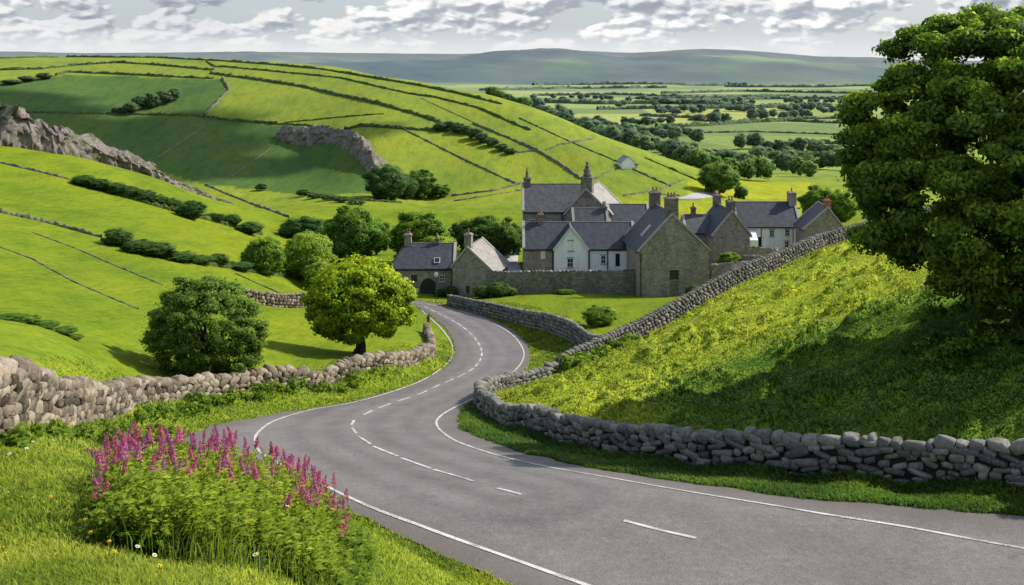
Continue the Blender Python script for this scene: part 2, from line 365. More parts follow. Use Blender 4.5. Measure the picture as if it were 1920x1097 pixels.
# ------------------------------------------------------------------ road layout (photo pixel -> ground)
RT = [(1260,20.0),(1180,21.4),(1097,23.2),(1032,24.9),(940,27.6),(900,30.5),(860,35.0),(820,41.0),(790,47.0),(760,54.5),(730,62.5),(700,71.5),(670,82.0),(640,92.0),(610,102.0),(580,114.0),(565,121.0),(550,129.0)]
_r = np.array([a for a, b in RT][::-1], float); _y = np.array([b for a, b in RT][::-1], float)
def rowY(row): return float(np.interp(row, _r, _y))
_ys = np.exp(np.linspace(math.log(8), math.log(170), 900))
_zs = -(np.interp(_ys, _y[::-1], _r[::-1]) - HR) * _ys / F
_zs = np.where(_ys < 27.6, -11.0, _zs); _zs = np.where(_ys > 129, -(550-HR)*129/F, _zs)
_k = np.exp(-np.linspace(-2.5, 2.5, 61) ** 2); _k /= _k.sum()
_zs = np.convolve(np.pad(_zs, 30, mode='edge'), _k, mode='valid')
def zroad(Y): return np.interp(Y, _ys, _zs)
def rp(px, row):
    Y = rowY(row)                                    # refine so that the smoothed surface meets the sight line
    for _ in range(12):
        Y = -float(zroad(Y)) * F / (row - HR) * 0.6 + Y * 0.4
    return ((px - CX) * Y / F, Y)
def cr(pts, n=8):
    """catmull-rom resample"""
    p = np.array(pts, float); p = np.vstack([2*p[0]-p[1], p, 2*p[-1]-p[-2]]); out = []
    for i in range(1, len(p)-2):
        for t in np.linspace(0, 1, n, endpoint=False):
            out.append(0.5*((2*p[i]) + (-p[i-1]+p[i+1])*t + (2*p[i-1]-5*p[i]+4*p[i+1]-p[i+2])*t*t + (-p[i-1]+3*p[i]-3*p[i+1]+p[i+2])*t**3))
    out.append(p[-2]); return np.array(out)
def equi(pl, step):
    pl = np.asarray(pl, float); d = np.r_[0, np.cumsum(np.linalg.norm(np.diff(pl, axis=0), axis=1))]
    n = max(2, int(d[-1] / step) + 1); t = np.linspace(0, d[-1], n)
    return np.stack([np.interp(t, d, pl[:, k]) for k in range(pl.shape[1])], 1), t
edgeL = [(600,556),(690,560),(745,566),(785,577),(815,598),(838,620),(852,648),(848,672),(815,700),(740,732),(640,757),(560,770),(470,785),(385,803),(352,822),(372,850),(420,885),(520,918),(640,953),(740,998),(850,1048),(960,1097),(1080,1145),(1260,1210)]
edgeR = [(600,545),(690,549),(750,556),(790,564),(835,573),(885,586),(935,604),(972,628),(993,655),(994,680),(975,703),(935,728),(895,750),(868,770),(860,790),(876,812),(935,836),(1050,866),(1200,893),(1400,922),(1600,945),(1920,972),(2350,1000),(2900,1030)]
lineL = [(790,582),(818,607),(838,630),(848,652),(842,678),(806,706),(745,732),(655,757),(580,770),(515,790),(484,812),(479,832),(490,850),(525,872),(600,908),(680,946),(800,992),(950,1046),(1090,1096),(1250,1150)]
lineR = [(800,570),(860,583),(915,602),(955,624),(977,648),(982,670),(966,695),(930,723),(893,745),(850,766),(824,783),(819,798),(838,818),(872,835),(960,862),(1100,890),(1300,925),(1500,958),(1700,990),(1920,1030),(2250,1078),(2700,1130)]
lineC = [(795,575),(840,597),(872,617),(893,638),(903,658),(900,676),(885,693),(860,707),(825,722),(790,738),(740,755),(700,770),(672,785),(662,800),(672,820),(700,838),(760,862),(820,885),(888,904),(960,925)]
wEL = cr([rp(*p) for p in edgeL]); wER = cr([rp(*p) for p in edgeR])
wLL = cr([rp(*p) for p in lineL]); wLR = cr([rp(*p) for p in lineR]); wLC = cr([rp(*p) for p in lineC])
def wob(pl, amp, sc, seed):
    pl = equi(pl, 0.35)[0]; d = np.gradient(pl, axis=0); d /= np.linalg.norm(d, axis=1)[:, None] + 1e-9
    nn = np.stack([-d[:, 1], d[:, 0]], 1); t = np.arange(len(pl)) * 0.35 * sc
    return pl + nn * (amp * (vnoise(t, t*0+3.3, seed) + 0.6*vnoise(t*3.1, t*0+7.3, seed+1)))[:, None]
wEL = wob(wEL, 0.40, 0.9, 3); wER = wob(wER, 0.30, 0.9, 9)
near_close = np.array([(26.0, 14.0), (9.0, 12.0)])
roadpoly = np.vstack([wER, near_close, wEL[::-1]])
def inpoly(x, y, poly):
    inside = np.zeros(np.shape(x), bool); n = len(poly); j = n - 1
    for i in range(n):
        xi, yi = poly[i]; xj, yj = poly[j]
        if yi != yj:
            c = ((yi > y) != (yj > y)) & (x < (xj - xi) * (y - yi) / (yj - yi) + xi); inside ^= c
        j = i
    return inside
def polydist(x, y, pl):
    """distance to polyline"""
    best = np.full(np.shape(x), 1e9)
    for i in range(len(pl) - 1):
        ax, ay = pl[i]; bx, by = pl[i+1]; dx, dy = bx-ax, by-ay; l2 = dx*dx+dy*dy + 1e-9
        t = np.clip(((x-ax)*dx + (y-ay)*dy)/l2, 0, 1)
        best = np.minimum(best, (x-ax-t*dx)**2 + (y-ay-t*dy)**2)
    return np.sqrt(best)

# ------------------------------------------------------------------ terrain control points: (px, row, Y) or (px, z, Y, 1)
CP = [
 # own bank in the foreground
 (0,1097,10),(350,1097,11),(600,1097,15.2),(800,1097,19.5),(0,950,13.5),(0,860,18),(200,900,18.5),(200,832,31),(300,812,40),(200,960,14),(300,985,14.5),(420,990,15),(520,995,16),(620,1003,18),(700,1040,19.2),
 (-300,1000,11),(-300,860,17),(-60,812,23),
 # wall foot on the left and verge
 (0,808,24),(100,800,30),(200,778,38),(290,752,47),(420,737,53),(550,722,58),(650,702,63),(740,680,68.5),(795,660,76),(480,762,52.5),(620,735,60),(330,778,45.5),(120,830,27),(200,800,36),
 # left pasture
 (-300,640,45),(-300,500,72),(-300,400,100),(-300,300,140),(-300,240,168),
 (0,685,30),(0,600,50),(0,540,65),(0,470,85),(0,398,112),(0,330,142),(0,272,168),
 (150,693,41),(150,640,52),(150,560,70),(150,480,98),(150,400,128),(150,345,152),(150,300,172),
 (300,700,54),(300,640,63),(300,600,71),(300,540,85),(300,480,108),(300,430,133),(300,375,162),(300,337,185),
 (500,680,60),(500,640,71),(500,600,84),(500,550,104),(500,510,124),(500,470,148),(500,430,178),(500,398,208),
 (650,645,78),(650,600,94),(650,560,110),(650,520,130),(650,480,158),(740,620,86),(700,655,75),
 # village floor
 (850,-26.6,124,1),(1000,-26.2,124,1),(1190,-26.1,123,1),(1300,-25.6,121,1),(950,-27.0,150,1),(1100,-27.2,150,1),(850,-27.3,150,1),(760,-27,135,1),
 (1340,-25.0,138,1),(1450,-24.6,147,1),(1560,-23.9,142,1),(1700,-22.5,135,1),(1850,-19,130,1),(1200,-27,165,1),(1400,-27,180,1),(1600,-26,180,1),
 (620,-29.5,180,1),(750,-31,200,1),(900,-31,200,1),(1050,-31,200,1),(1250,-32,210,1),(1450,-33,215,1),(1700,-33,220,1),(2000,-30,200,1),
 (1130,592,98),(1000,568,113),(1250,560,112),(1060,602,96),(930,575,113),(1040,650,84),(1060,680,77),(1150,625,86),(1010,620,95),(1200,600,92),
 # long wall up the right hill
 (950,800,46.5),(905,775,52),(915,742,60),(960,726,63),(1010,715,65.5),(1060,694,68),(1130,670,72),(1210,634,77),(1330,565,84),(1400,528,88),(1460,505,92),(1515,478,96),(1575,458,100),(1700,425,106),(1900,-13.5,112,1),
 # right wall foot and hill
 (2200,930,27.6),(1920,915,29.0),(1700,905,30.5),(1500,893,32),(1300,875,34),(1150,850,37.5),(1050,828,41),
 (1920,838,30.7),(1700,832,32.4),(1500,812,34.5),(1300,800,37),(1150,792,40.5),(1050,778,44),(980,752,51.5),(990,735,57),
 (1900,700,35.2),(1900,620,40),(1900,560,45),(1900,480,56),(1900,-12,80,1),
 (1700,740,35.5),(1700,650,41),(1700,560,50),(1700,490,66),(1700,450,88),
 (1500,750,38.5),(1500,650,48),(1500,570,62),(1500,520,80),
 (1300,740,44),(1300,660,56),(1300,600,70),(1150,740,49),(1150,690,60),
 (2400,-9.4,27,1),(2400,-7.8,40,1),(2400,-9,80,1),(2400,-20,140,1),
 (2900,-10.6,20,1),(2900,-9.5,28,1),(2900,-6.5,40,1),(2900,-8,80,1),(2900,-20,150,1),(2900,-40,300,1),
 (1900,-10.9,14,1),(1900,-9.8,6,1),(1900,-9.0,3.5,1),(960,-8.6,15,1),(960,-5,8,1),(960,-2.8,3.5,1),(0,-3.2,6,1),(0,-2.4,3.5,1),(-900,-2.2,3.5,1),(-900,-3.6,10,1),(-900,-6,25,1),(-900,-9,50,1),(-900,-11,100,1),(-900,-9,180,1),(2900,-10,8,1),(2900,-9.5,3.5,1),
 # hidden valley behind the left shoulder, then the far hillside
 (-400,-36,262,1),(0,-38,262,1),(200,-40,268,1),(380,-40,275,1),
 (-400,280,400),(-400,160,500),(-400,109,570),(-900,0,570,1),(-900,-28,400,1),
 (0,330,345),(0,250,395),(0,200,435),(0,150,490),(0,125,525),(0,110,560),
 (200,330,350),(200,260,405),(200,213,440),(200,160,490),(200,125,530),(200,108,560),
 (400,350,335),(400,300,372),(400,240,418),(400,217,436),(400,170,470),(400,135,510),(400,113,540),
 (520,392,250),(600,372,295),(600,330,345),(560,278,390),(540,232,418),(600,180,450),(600,150,480),(600,130,500),
 (700,365,300),(680,310,340),(660,262,372),(720,225,395),(720,180,430),(720,151,470),
 (620,410,228),(700,395,258),(850,405,245),(900,385,278),(800,372,310),(800,300,348),(800,240,385),(800,200,412),(800,163,450),
 (1000,375,290),(1000,335,322),(1000,290,350),(1000,250,373),(900,250,378),(900,300,345),(900,182,430),(1000,212,405),
 (1100,345,308),(1100,300,335),(1100,256,378),(1200,355,295),(1200,320,325),(1200,288,360),(1310,365,298),(1310,328,345),(1250,-36,250,1),
 (1400,400,268),(1400,372,318),(1400,345,385),(1500,400,268),(1500,342,395),(1700,380,300),(1700,340,400),(2200,-42,300,1),(2200,-52,500,1),
 # back of the ridge
 (-900,-40,900,1),(0,-30,780,1),(400,-32,760,1),(700,-36,700,1),(900,-42,620,1),(1050,-46,560,1),(1200,-50,520,1),(1350,-53,520,1),
]
for pxx in (-900, -200, 400, 900, 1300, 1700, 2200, 2900):
    for (zz, YY) in ((-58, 900 if pxx < 1000 else 700), (-62, 1300), (-64, 2000), (-64, 3000)):
        CP.append((pxx, zz, YY, 1))
sky_rows = [(-900,100),(-300,96),(0,97),(250,99),(500,98),(650,99),(800,101),(900,101),(1000,96),(1080,97),(1170,101),(1290,93),(1400,95),(1500,104),(1545,108),(1620,107),(1700,112),(1900,114),(2300,108),(2900,104)]
for (pxx, rw) in sky_rows:
    CP.append((pxx, rw, 7200)); CP.append((pxx, rw + 14 + 6*math.sin(pxx*0.011), 5600)); CP.append((pxx, 151 + 3*math.sin(pxx*0.02), 4100))
    CP.append((pxx, -60.0, 10500, 1))
pts = []
for c in CP:
    if len(c) == 4: px, z, Y, _ = c
    else: px, row, Y = c; z = -(row - HR) * Y / F
    pts.append(((px - CX) / F, math.log(Y), z / Y))
for pl in (edgeL, edgeR):
    for (px, row) in pl[::1]:
        x, Y = rp(px, row); pts.append((x / Y, math.log(Y), float(zroad(Y)) / Y))
pts = np.array(pts)
KU = 2.2
def tps(A, B):
    d2 = (A[:, None, 0]-B[None, :, 0])**2 * KU*KU + (A[:, None, 1]-B[None, :, 1])**2
    return 0.5 * d2 * np.log(d2 + 1e-12)
n = len(pts); K = tps(pts, pts) + np.eye(n) * 2e-5
Pm = np.c_[np.ones(n), pts[:, 0], pts[:, 1]]
sol = np.linalg.solve(np.block([[K, Pm], [Pm.T, np.zeros((3, 3))]]), np.r_[pts[:, 2], 0, 0, 0])
wts, aff = sol[:n], sol[n:]
NU, NV = 760, 900
GU = np.linspace(-0.92, 0.92, NU); V0, V1 = math.log(3.5), math.log(10400); GV = np.linspace(V0, V1, NV)
UU, VV = np.meshgrid(GU, GV)                       # [v,u]
S = np.zeros((NV, NU))
for j in range(NV):
    A = np.c_[GU, np.full(NU, GV[j])]
    S[j] = tps(A, pts) @ wts + aff[0] + aff[1]*A[:, 0] + aff[2]*A[:, 1]
YG = np.exp(VV); XG = UU * YG; ZG = S * YG
PXG = CX + F * UU; 
# relief
ZG += smooth(700, 1500, YG) * fbm(XG/260, YG/260, 5, 4) * 5.0
ZG += smooth(3200, 5200, YG) * (1-smooth(6400, 7000, YG)) * fbm(XG/900, YG/700, 15, 5) * 70.0
ZG += smooth(110, 200, YG) * (1-smooth(900, 1400, YG)) * fbm(XG/38, YG/38, 25, 4) * 1.1
ZG += (smooth(40, 60, YG)*(1-smooth(150, 200, YG))) * (XG < -2) * fbm(XG/9, YG/9, 35, 3) * 0.22
# field drills that run down the near pastures
rightwall = cr([P(a, b, c)[:2] for a, b, c in [(2600,940,26.8),(2200,930,27.6),(1920,915,29.0),(1700,905,30.5),(1500,893,32),(1300,875,34),(1150,850,37.5),(1050,828,41),(950,800,46.5),(908,776,51.5),(898,757,56),(915,741,60),(960,726,63),(1010,715,65.5),(1060,694,68),(1130,668,72),(1210,632,77),(1330,562,84),(1400,528,88),(1460,505,92),(1515,478,96),(1575,458,100),(1700,425,106),(1850,395,110)]])
hillpoly = np.vstack([rightwall, [(70, 110), (70, 24)]])
hmask = inpoly(XG, YG, hillpoly)
dw = np.full(XG.shape, 99.0); sub = (YG > 20) & (YG < 125)
dw[sub] = polydist(XG[sub], YG[sub], rightwall[::3])
hm = hmask * smooth(0.4, 3.0, dw)
ca, sa = math.cos(R(32)), math.sin(R(32)); xr = XG*ca + YG*sa; yr = -XG*sa + YG*ca
tus = fbm(xr/2.6, yr/1.0, 45, 4); tus2 = np.maximum(fbm(xr/2.0, yr/0.6, 55, 3) - 0.14, 0)
ZG += hm * (tus * 0.30 + tus2 * 1.15)
bank = (YG < 48) * (1 - hmask) * smooth(5, 8, YG)
ZG += bank * fbm(XG/1.3, YG/1.3, 65, 3) * 0.10
# the road bed
inr = np.zeros(XG.shape, bool); sub = (YG > 11) & (YG < 135)
inr[sub] = inpoly(XG[sub], YG[sub], roadpoly)
dr = np.full(XG.shape, 99.0)
dr[sub] = np.minimum(polydist(XG[sub], YG[sub], wEL[::4]), polydist(XG[sub], YG[sub], wER[::4]))
zr = zroad(YG)
wv = 1 - smooth(0.0, 2.2, dr)
ZG = np.where(inr, zr - 0.10*smooth(0, 0.5, dr) - 0.02, ZG * (1 - wv) + (zr + 0.0) * wv)

def shadeat(x, y):
    fu = np.clip((x / y - GU[0]) / (GU[1] - GU[0]), 0, NU - 1.001).astype(int); fv = np.clip((np.log(y) - V0) / (GV[1] - GV[0]), 0, NV - 1.001).astype(int)
    return SHADE[fv, fu]
def H(x, y):
    x = np.asarray(x, float); y = np.maximum(np.asarray(y, float), 3.6)
    fu = np.clip((x / y - GU[0]) / (GU[1] - GU[0]), 0, NU - 1.001); fv = np.clip((np.log(y) - V0) / (GV[1] - GV[0]), 0, NV - 1.001)
    i = fu.astype(int); j = fv.astype(int); a = fu - i; b = fv - j
    return (ZG[j, i]*(1-a) + ZG[j, i+1]*a)*(1-b) + (ZG[j+1, i]*(1-a) + ZG[j+1, i+1]*a)*b
_hy = np.exp(np.linspace(math.log(5), math.log(10000), 5000))
def hit(px, row, Ymin=8.0, Ymax=10000.0):
    u = (px - CX) / F; s = -(row - HR) / F
    ys = _hy[(_hy > Ymin) & (_hy < Ymax)]
    g = H(u*ys, ys) / ys - s
    k = np.nonzero(g >= 0)[0]
    if len(k) == 0: k = [int(np.argmax(g))]
    Y = ys[k[0]]; return np.array([u*Y, Y, float(H(u*Y, Y))])

# ---- field colours and painted shade on the sheet
lime = np.array([0.195, 0.258, 0.017]); shade_green = np.array([0.075, 0.15, 0.035]); yel = np.array([0.38, 0.40, 0.018]); moor = np.array([0.15, 0.145, 0.12]); rich = np.array([0.11, 0.205, 0.016])
ROW = HR - F * ZG / YG
C = np.zeros(XG.shape + (3,)) + lime
def paint(mask, col, k=1.0):
    mask = np.asarray(mask, float)[..., None] * k; C[:] = C * (1 - mask) + np.asarray(col) * mask
paint(smooth(240, 300, YG) * (1-smooth(560, 620, YG)), [0.26, 0.32, 0.035])
def pxpoly(poly, Y0, Y1):
    q = (YG > Y0) & (YG < Y1); r = np.zeros(XG.shape, bool); r[q] = inpoly(PXG[q], ROW[q], np.array(poly, float)); return r
paint(pxpoly([(-500,150),(60,150),(120,140),(380,148),(420,150),(430,172),(384,218),(520,233),(585,240),(650,262),(700,325),(716,380),(560,365),(380,345),(100,260),(-500,230)], 300, 600), shade_green, 0.9)  # shade on the far left hillside painted in as darker green
paint(pxpoly([(1290,338),(1520,342),(1510,374),(1380,372),(1290,372)], 240, 600), yel)
paint(pxpoly([(1180,378),(1520,376),(1520,440),(1160,440)], 200, 400), yel, 0.75)
# patchwork beyond the ridge
cell = lambda a, b, s: _hash(np.floor(a), np.floor(b), s)
wx = XG + 60*fbm(XG/300, YG/300, 71, 3); wy = YG + 80*fbm(XG/300, YG/300, 81, 3)
fc = cell(wx/170, wy/(230), 91)
far = smooth(470, 620, YG) * (1 - smooth(3300, 3900, YG)) * ((PXG > 900) | (YG > 750))
paint(far, [0.36, 0.44, 0.07]); paint(far * (fc < 0.30), [0.20, 0.27, 0.06]); paint(far * (fc > 0.72), [0.46, 0.47, 0.09]); paint(far * ((fc > 0.45) & (fc < 0.55)), [0.26, 0.34, 0.06])
farm = smooth(3500, 4300, YG)
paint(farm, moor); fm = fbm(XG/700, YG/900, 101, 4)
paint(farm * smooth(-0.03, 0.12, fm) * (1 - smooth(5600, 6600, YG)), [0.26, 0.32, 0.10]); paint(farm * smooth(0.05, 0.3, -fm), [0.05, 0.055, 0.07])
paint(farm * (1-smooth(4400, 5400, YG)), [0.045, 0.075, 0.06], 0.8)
paint(farm * smooth(5600, 6400, YG), [0.13, 0.105, 0.095], 0.7)
# hillside right and verge, with tree and wall shade painted in
paint(hm, [0.38, 0.44, 0.04])
_rw = ROW + 26*vnoise(XG/2.3, YG/2.3, 91)
SHADE = smooth(-12, 22, _rw - (570 + (1640-PXG)*0.36)) * smooth(1180, 1300, PXG) * (YG < 62) * hmask  # mask of the huge tree's shade, painted into ground and blade colour
paint(SHADE * hm, [0.16, 0.28, 0.035], 0.9); paint(hm * smooth(0.12, 0.40, -tus), [0.20, 0.32, 0.02], 0.6)
paint(bank * 1.0, [0.24, 0.31, 0.022], 0.8)
paint((~hmask) * (1-smooth(2.6, 4.5, dw)) * (YG < 60) * (~inr), [0.06, 0.13, 0.015], 0.9)  # shade at the right wall's foot painted as darker ground
paint((1 - smooth(0.0, 0.5, dr)) * (~inr), [0.12, 0.12, 0.04], 0.7)
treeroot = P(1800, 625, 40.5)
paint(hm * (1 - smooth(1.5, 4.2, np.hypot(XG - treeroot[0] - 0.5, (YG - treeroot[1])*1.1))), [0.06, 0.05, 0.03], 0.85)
idx = np.arange(NU * NV).reshape(NV, NU)
quads = np.stack([idx[:-1, :-1], idx[:-1, 1:], idx[1:, 1:], idx[1:, :-1]], -1).reshape(-1, 4)
Vt = np.stack([XG, YG, ZG], -1).reshape(-1, 3)
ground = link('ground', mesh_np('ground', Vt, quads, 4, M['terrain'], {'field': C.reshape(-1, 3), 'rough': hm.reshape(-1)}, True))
tag(ground, kind='structure')

# ------------------------------------------------------------------ road sheet and paint
def cdt_sheet(poly, step, zf):
    xs = poly[:, 0]; ys = poly[:, 1]
    gx, gy = np.meshgrid(np.arange(xs.min(), xs.max(), step), np.arange(ys.min(), ys.max(), step)); gx = gx.ravel(); gy = gy.ravel()
    k = inpoly(gx, gy, poly); gx, gy = gx[k], gy[k]
    k = polydist(gx, gy, poly) > step * 0.45; gx, gy = gx[k], gy[k]
    vin = [Vector(p) for p in poly] + [Vector(p) for p in zip(gx, gy)]
    r = delaunay_2d_cdt(vin, [], [list(range(len(poly)))], 1, 1e-5)
    V = np.array([(v.x, v.y) for v in r[0]]); V = np.c_[V, zf(V[:, 0], V[:, 1])]
    return V, [f for f in r[2] if len(f) == 3]
V, Fc = cdt_sheet(roadpoly, 0.45, lambda x, y: zroad(y) + 0.02)
de = np.minimum(polydist(V[:, 0], V[:, 1], wEL[::3]), polydist(V[:, 0], V[:, 1], wER[::3]))
dc1 = polydist(V[:, 0], V[:, 1], wLC); 
trk = np.exp(-((dc1 - 0.85)/0.33)**2) + np.exp(-((dc1 - 2.25)/0.33)**2)
dll = np.minimum(polydist(V[:, 0], V[:, 1], wLL), polydist(V[:, 0], V[:, 1], wLR))
laneside = (de < 50)
edgef = np.clip(1.15 - de / 1.3, 0, 1)
fl = np.array(Fc).reshape(-1)
# make sure normals point up
tri = V[fl.reshape(-1, 3)]; nz = np.cross(tri[:, 1]-tri[:, 0], tri[:, 2]-tri[:, 0])[:, 2]; ff = fl.reshape(-1, 3); ff[nz < 0] = ff[nz < 0][:, ::-1]
road = link('road', mesh_np('road', V, ff, 3, M['asphalt'], {'edge': edgef, 'track': trk}, True)); tag(road, kind='structure')

def stripe(pl, w, name, z=0.032, seed=1):
    pl, t = equi(pl, 0.25); d = np.gradient(pl, axis=0); d /= np.linalg.norm(d, axis=1)[:, None] + 1e-9
    nn = np.stack([-d[:, 1], d[:, 0]], 1); ww = w * (1 + 0.15 * vnoise(t*2.0, t*0, seed))[:, None] / 2
    a = pl + nn*ww; b = pl - nn*ww
    return np.r_[np.c_[a, zroad(a[:, 1]) + z], np.c_[b, zroad(b[:, 1]) + z]], [(i, i+1, len(pl)+i+1, len(pl)+i) for i in range(len(pl)-1)]
def stripe_obj(pls, w, name):
    mb = MB()
    for q in pls:
        v, f = stripe(q, w, name); mb.add(v, f)
    o = mb.build(name, M['paint']); tag(o, kind='structure'); return o
stripe_obj([wLL], 0.115, 'road_edge_line'); stripe_obj([wLR], 0.10, 'road_edge_line')
dashes = [[(1170,978),(1238,996),(1305,1011)], [(932,917),(978,929)], [(813,882),(888,904)], [(752,860),(808,880)], [(700,838),(746,857)], [(672,819),(695,834)], [(660,803),(668,814)], [(664,789),(659,798)]]
dl = [np.array([rp(*p) for p in d]) for d in dashes]
cp_, ct = equi(wLC[: next(i for i, p in enumerate(wLC) if p[1] < rp(672,785)[1])], 0.1)
tt = 0.0
while tt < ct[-1] - 1:
    ln = 2.2; k = (ct >= tt) & (ct <= tt + ln)
    if k.sum() > 3: dl.append(cp_[k])
    tt += ln + (0.5 if tt < 14 else 1.1)
stripe_obj(dl, 0.115, 'road_centre_line')

# ------------------------------------------------------------------ dry stone walls
def ico(n):
    import bmesh
    bm = bmesh.new(); bmesh.ops.create_icosphere(bm, subdivisions=n, radius=1); v = np.array([q.co[:] for q in bm.verts]); f = np.array([[q.index for q in p.verts] for p in bm.faces]); bm.free(); return v, f
ICO = {k: ico(k) for k in (1, 2, 3)}
def stones(T, sub):
    """T: list of (centre3, dir2, sx, sy, sz, tilt, tone). returns verts, tris, tone"""
    v0, f0 = ICO[sub]; vv = []; ff = []; tn = []
    vb = []
    for s in range(14):
        rg = np.random.default_rng(100 + s)
        q = np.sign(v0) * np.abs(v0) ** 0.36
        for _ in range(9):                                            # facet planes cut across the stone
            d = rg.normal(size=3); d /= np.linalg.norm(d); h = rg.uniform(0.72, 1.15); e = q @ d; q = q - np.maximum(e - h, 0)[:, None] * d
        q = q * (1 + rg.normal(0, 0.035, size=(len(q), 1))); vb.append(q)
    for k, (c, d, sx, sy, sz, tilt, tone) in enumerate(T):
        q = vb[k * 7 % 14] * (sx, sy, sz)
        if k % 2: q = q * (-1, 1, 1)
        ct_, st_ = math.cos(tilt), math.sin(tilt); q = np.c_[q[:, 0]*ct_ - q[:, 2]*st_, q[:, 1], q[:, 0]*st_ + q[:, 2]*ct_]
        w = np.c_[q[:, 0]*d[0] - q[:, 1]*d[1], q[:, 0]*d[1] + q[:, 1]*d[0], q[:, 2]] + c
        f = f0 if not k % 2 else f0[:, ::-1]
        ff.append(f + len(v0)*k); vv.append(w); tn.append(np.full(len(v0), tone))
    return np.vstack(vv), np.vstack(ff), np.concatenate(tn)
def drywall(pl, hts, label, mt, sl, sh, thick=0.5, sub=2, cope=0.24, base=None, rng=None, name='dry_stone_wall', upright=0.35, wobble=0.1, loose=0.0):
    """pl: (n,2) path; hts: height per path point"""
    rng = rng or random.Random(5)
    pl3 = np.c_[np.asarray(pl, float), np.asarray(hts, float)]
    q, t = equi(pl3, 0.1); d = np.gradient(q[:, :2], axis=0); d /= np.linalg.norm(d, axis=1)[:, None] + 1e-9
    nn = np.stack([-d[:, 1], d[:, 0]], 1)
    zb = np.minimum.reduce([H(q[:, 0] + nn[:, 0]*o, q[:, 1] + nn[:, 1]*o) for o in (-thick/2, 0, thick/2)]) if base is None else base
    if np.ndim(zb): zb = np.convolve(np.pad(zb, 6, mode='edge'), np.ones(13)/13, mode='valid')
    ztop = zb + q[:, 2]
    at = lambda s, a: np.array([np.interp(s, t, a[:, k]) for k in range(a.shape[1])])
    o = empty(name, (q[len(q)//2, 0], q[len(q)//2, 1], float(np.ravel(zb)[len(q)//2])))
    off = np.array(o.location)
    tag(o, label, 'stone wall', 'dry stone walls')
    T = []
    hmax = q[:, 2].max(); z = 0.0; course = 0
    while z < hmax:
        ch = sh * rng.uniform(0.8, 1.3)
        s = rng.uniform(0, sl)
        while s < t[-1]:
            L_ = sl * rng.choice([0.55, 0.8, 1.0, 1.0, 1.35, 1.7])
            sc = s + L_/2; Hh = np.interp(sc, t, q[:, 2])
            if z + ch * 0.5 < Hh - cope * 0.38:
                p = at(sc, q[:, :2]); dd = at(sc, d); n_ = np.array([-dd[1], dd[0]]); zz = np.interp(sc, t, zb) + z + ch/2 + wobble*vnoise(sc*0.9, course*0.7, 3)
                bat = (1 - 0.25 * z / max(Hh, 0.1))
                for side in (-1, 1):
                    pp = p + n_ * side * (thick*0.30*bat) + dd*rng.uniform(-.04, .04)
                    hh = ch*rng.uniform(0.9-0.22*loose, 1.15+0.2*loose); lg = rng.uniform(1.0-0.14*loose, 1.06)
                    T.append((np.array([pp[0], pp[1], zz + rng.uniform(-.02, .02)*(1+1.5*loose)]) - off, dd, L_/2*lg*(1+0.02*loose), thick*0.24*rng.uniform(0.85-0.1*loose, 1.2+0.15*loose), hh/2*(1.08+0.06*loose), rng.uniform(-0.16-0.22*loose, 0.16+0.22*loose), rng.random()))
            s += L_
        z += ch; course += 1
    v, f, tn = stones(T, sub)
    body = link('stonework', mesh_np('stonework', v, f, 3, mt, {'tone': tn}, False), o)
    T = []; s = 0.0
    while s < t[-1]:
        L_ = cope * rng.uniform(0.6, 1.9); sc = s + L_/2
        p = at(sc, q[:, :2]); dd = at(sc, d); zt = np.interp(sc, t, ztop); chh = cope*rng.uniform(0.5, 0.95)
        T.append((np.array([p[0], p[1], zt - cope*0.55 + chh*0.5]) - off, dd, L_/2*1.12, thick*0.44*rng.uniform(0.85, 1.12), chh*0.72, rng.uniform(-upright, upright), 0.35 + 0.65*rng.random()))
        s += L_
    v, f, tn = stones(T, sub)
    link('coping', mesh_np('coping', v, f, 3, mt, {'tone': tn}, False), o)
    mb = MB(); m_ = q[::5]; nb = nn[::5]; zb2 = (zb[::5] if np.ndim(zb) else np.full(len(m_), zb)); w = thick*0.27
    vs = []
    for i in range(len(m_)):
        for (sg, zz) in ((-1, zb2[i]-0.3), (1, zb2[i]-0.3), (1, zb2[i]+m_[i, 2]-cope*0.8), (-1, zb2[i]+m_[i, 2]-cope*0.8)):
            vs.append((m_[i, 0]+nb[i, 0]*w*sg - off[0], m_[i, 1]+nb[i, 1]*w*sg - off[1], zz - off[2]))
    fs = [(i*4+k, i*4+(k+1) % 4, (i+1)*4+(k+1) % 4, (i+1)*4+k) for i in range(len(m_)-1) for k in range(4)] + [(3, 2, 1, 0), tuple(4*(len(m_)-1)+k for k in range(4))]
    mb.add(vs, fs); mb.build('hearting', M['core'], o)
    return o
def heights(pl, keys):
    """keys: (Y or index fraction, h)"""
    t = np.r_[0, np.cumsum(np.linalg.norm(np.diff(pl, axis=0), axis=1))]; t /= t[-1]
    return np.interp(t, [k for k, _ in keys], [h for _, h in keys])
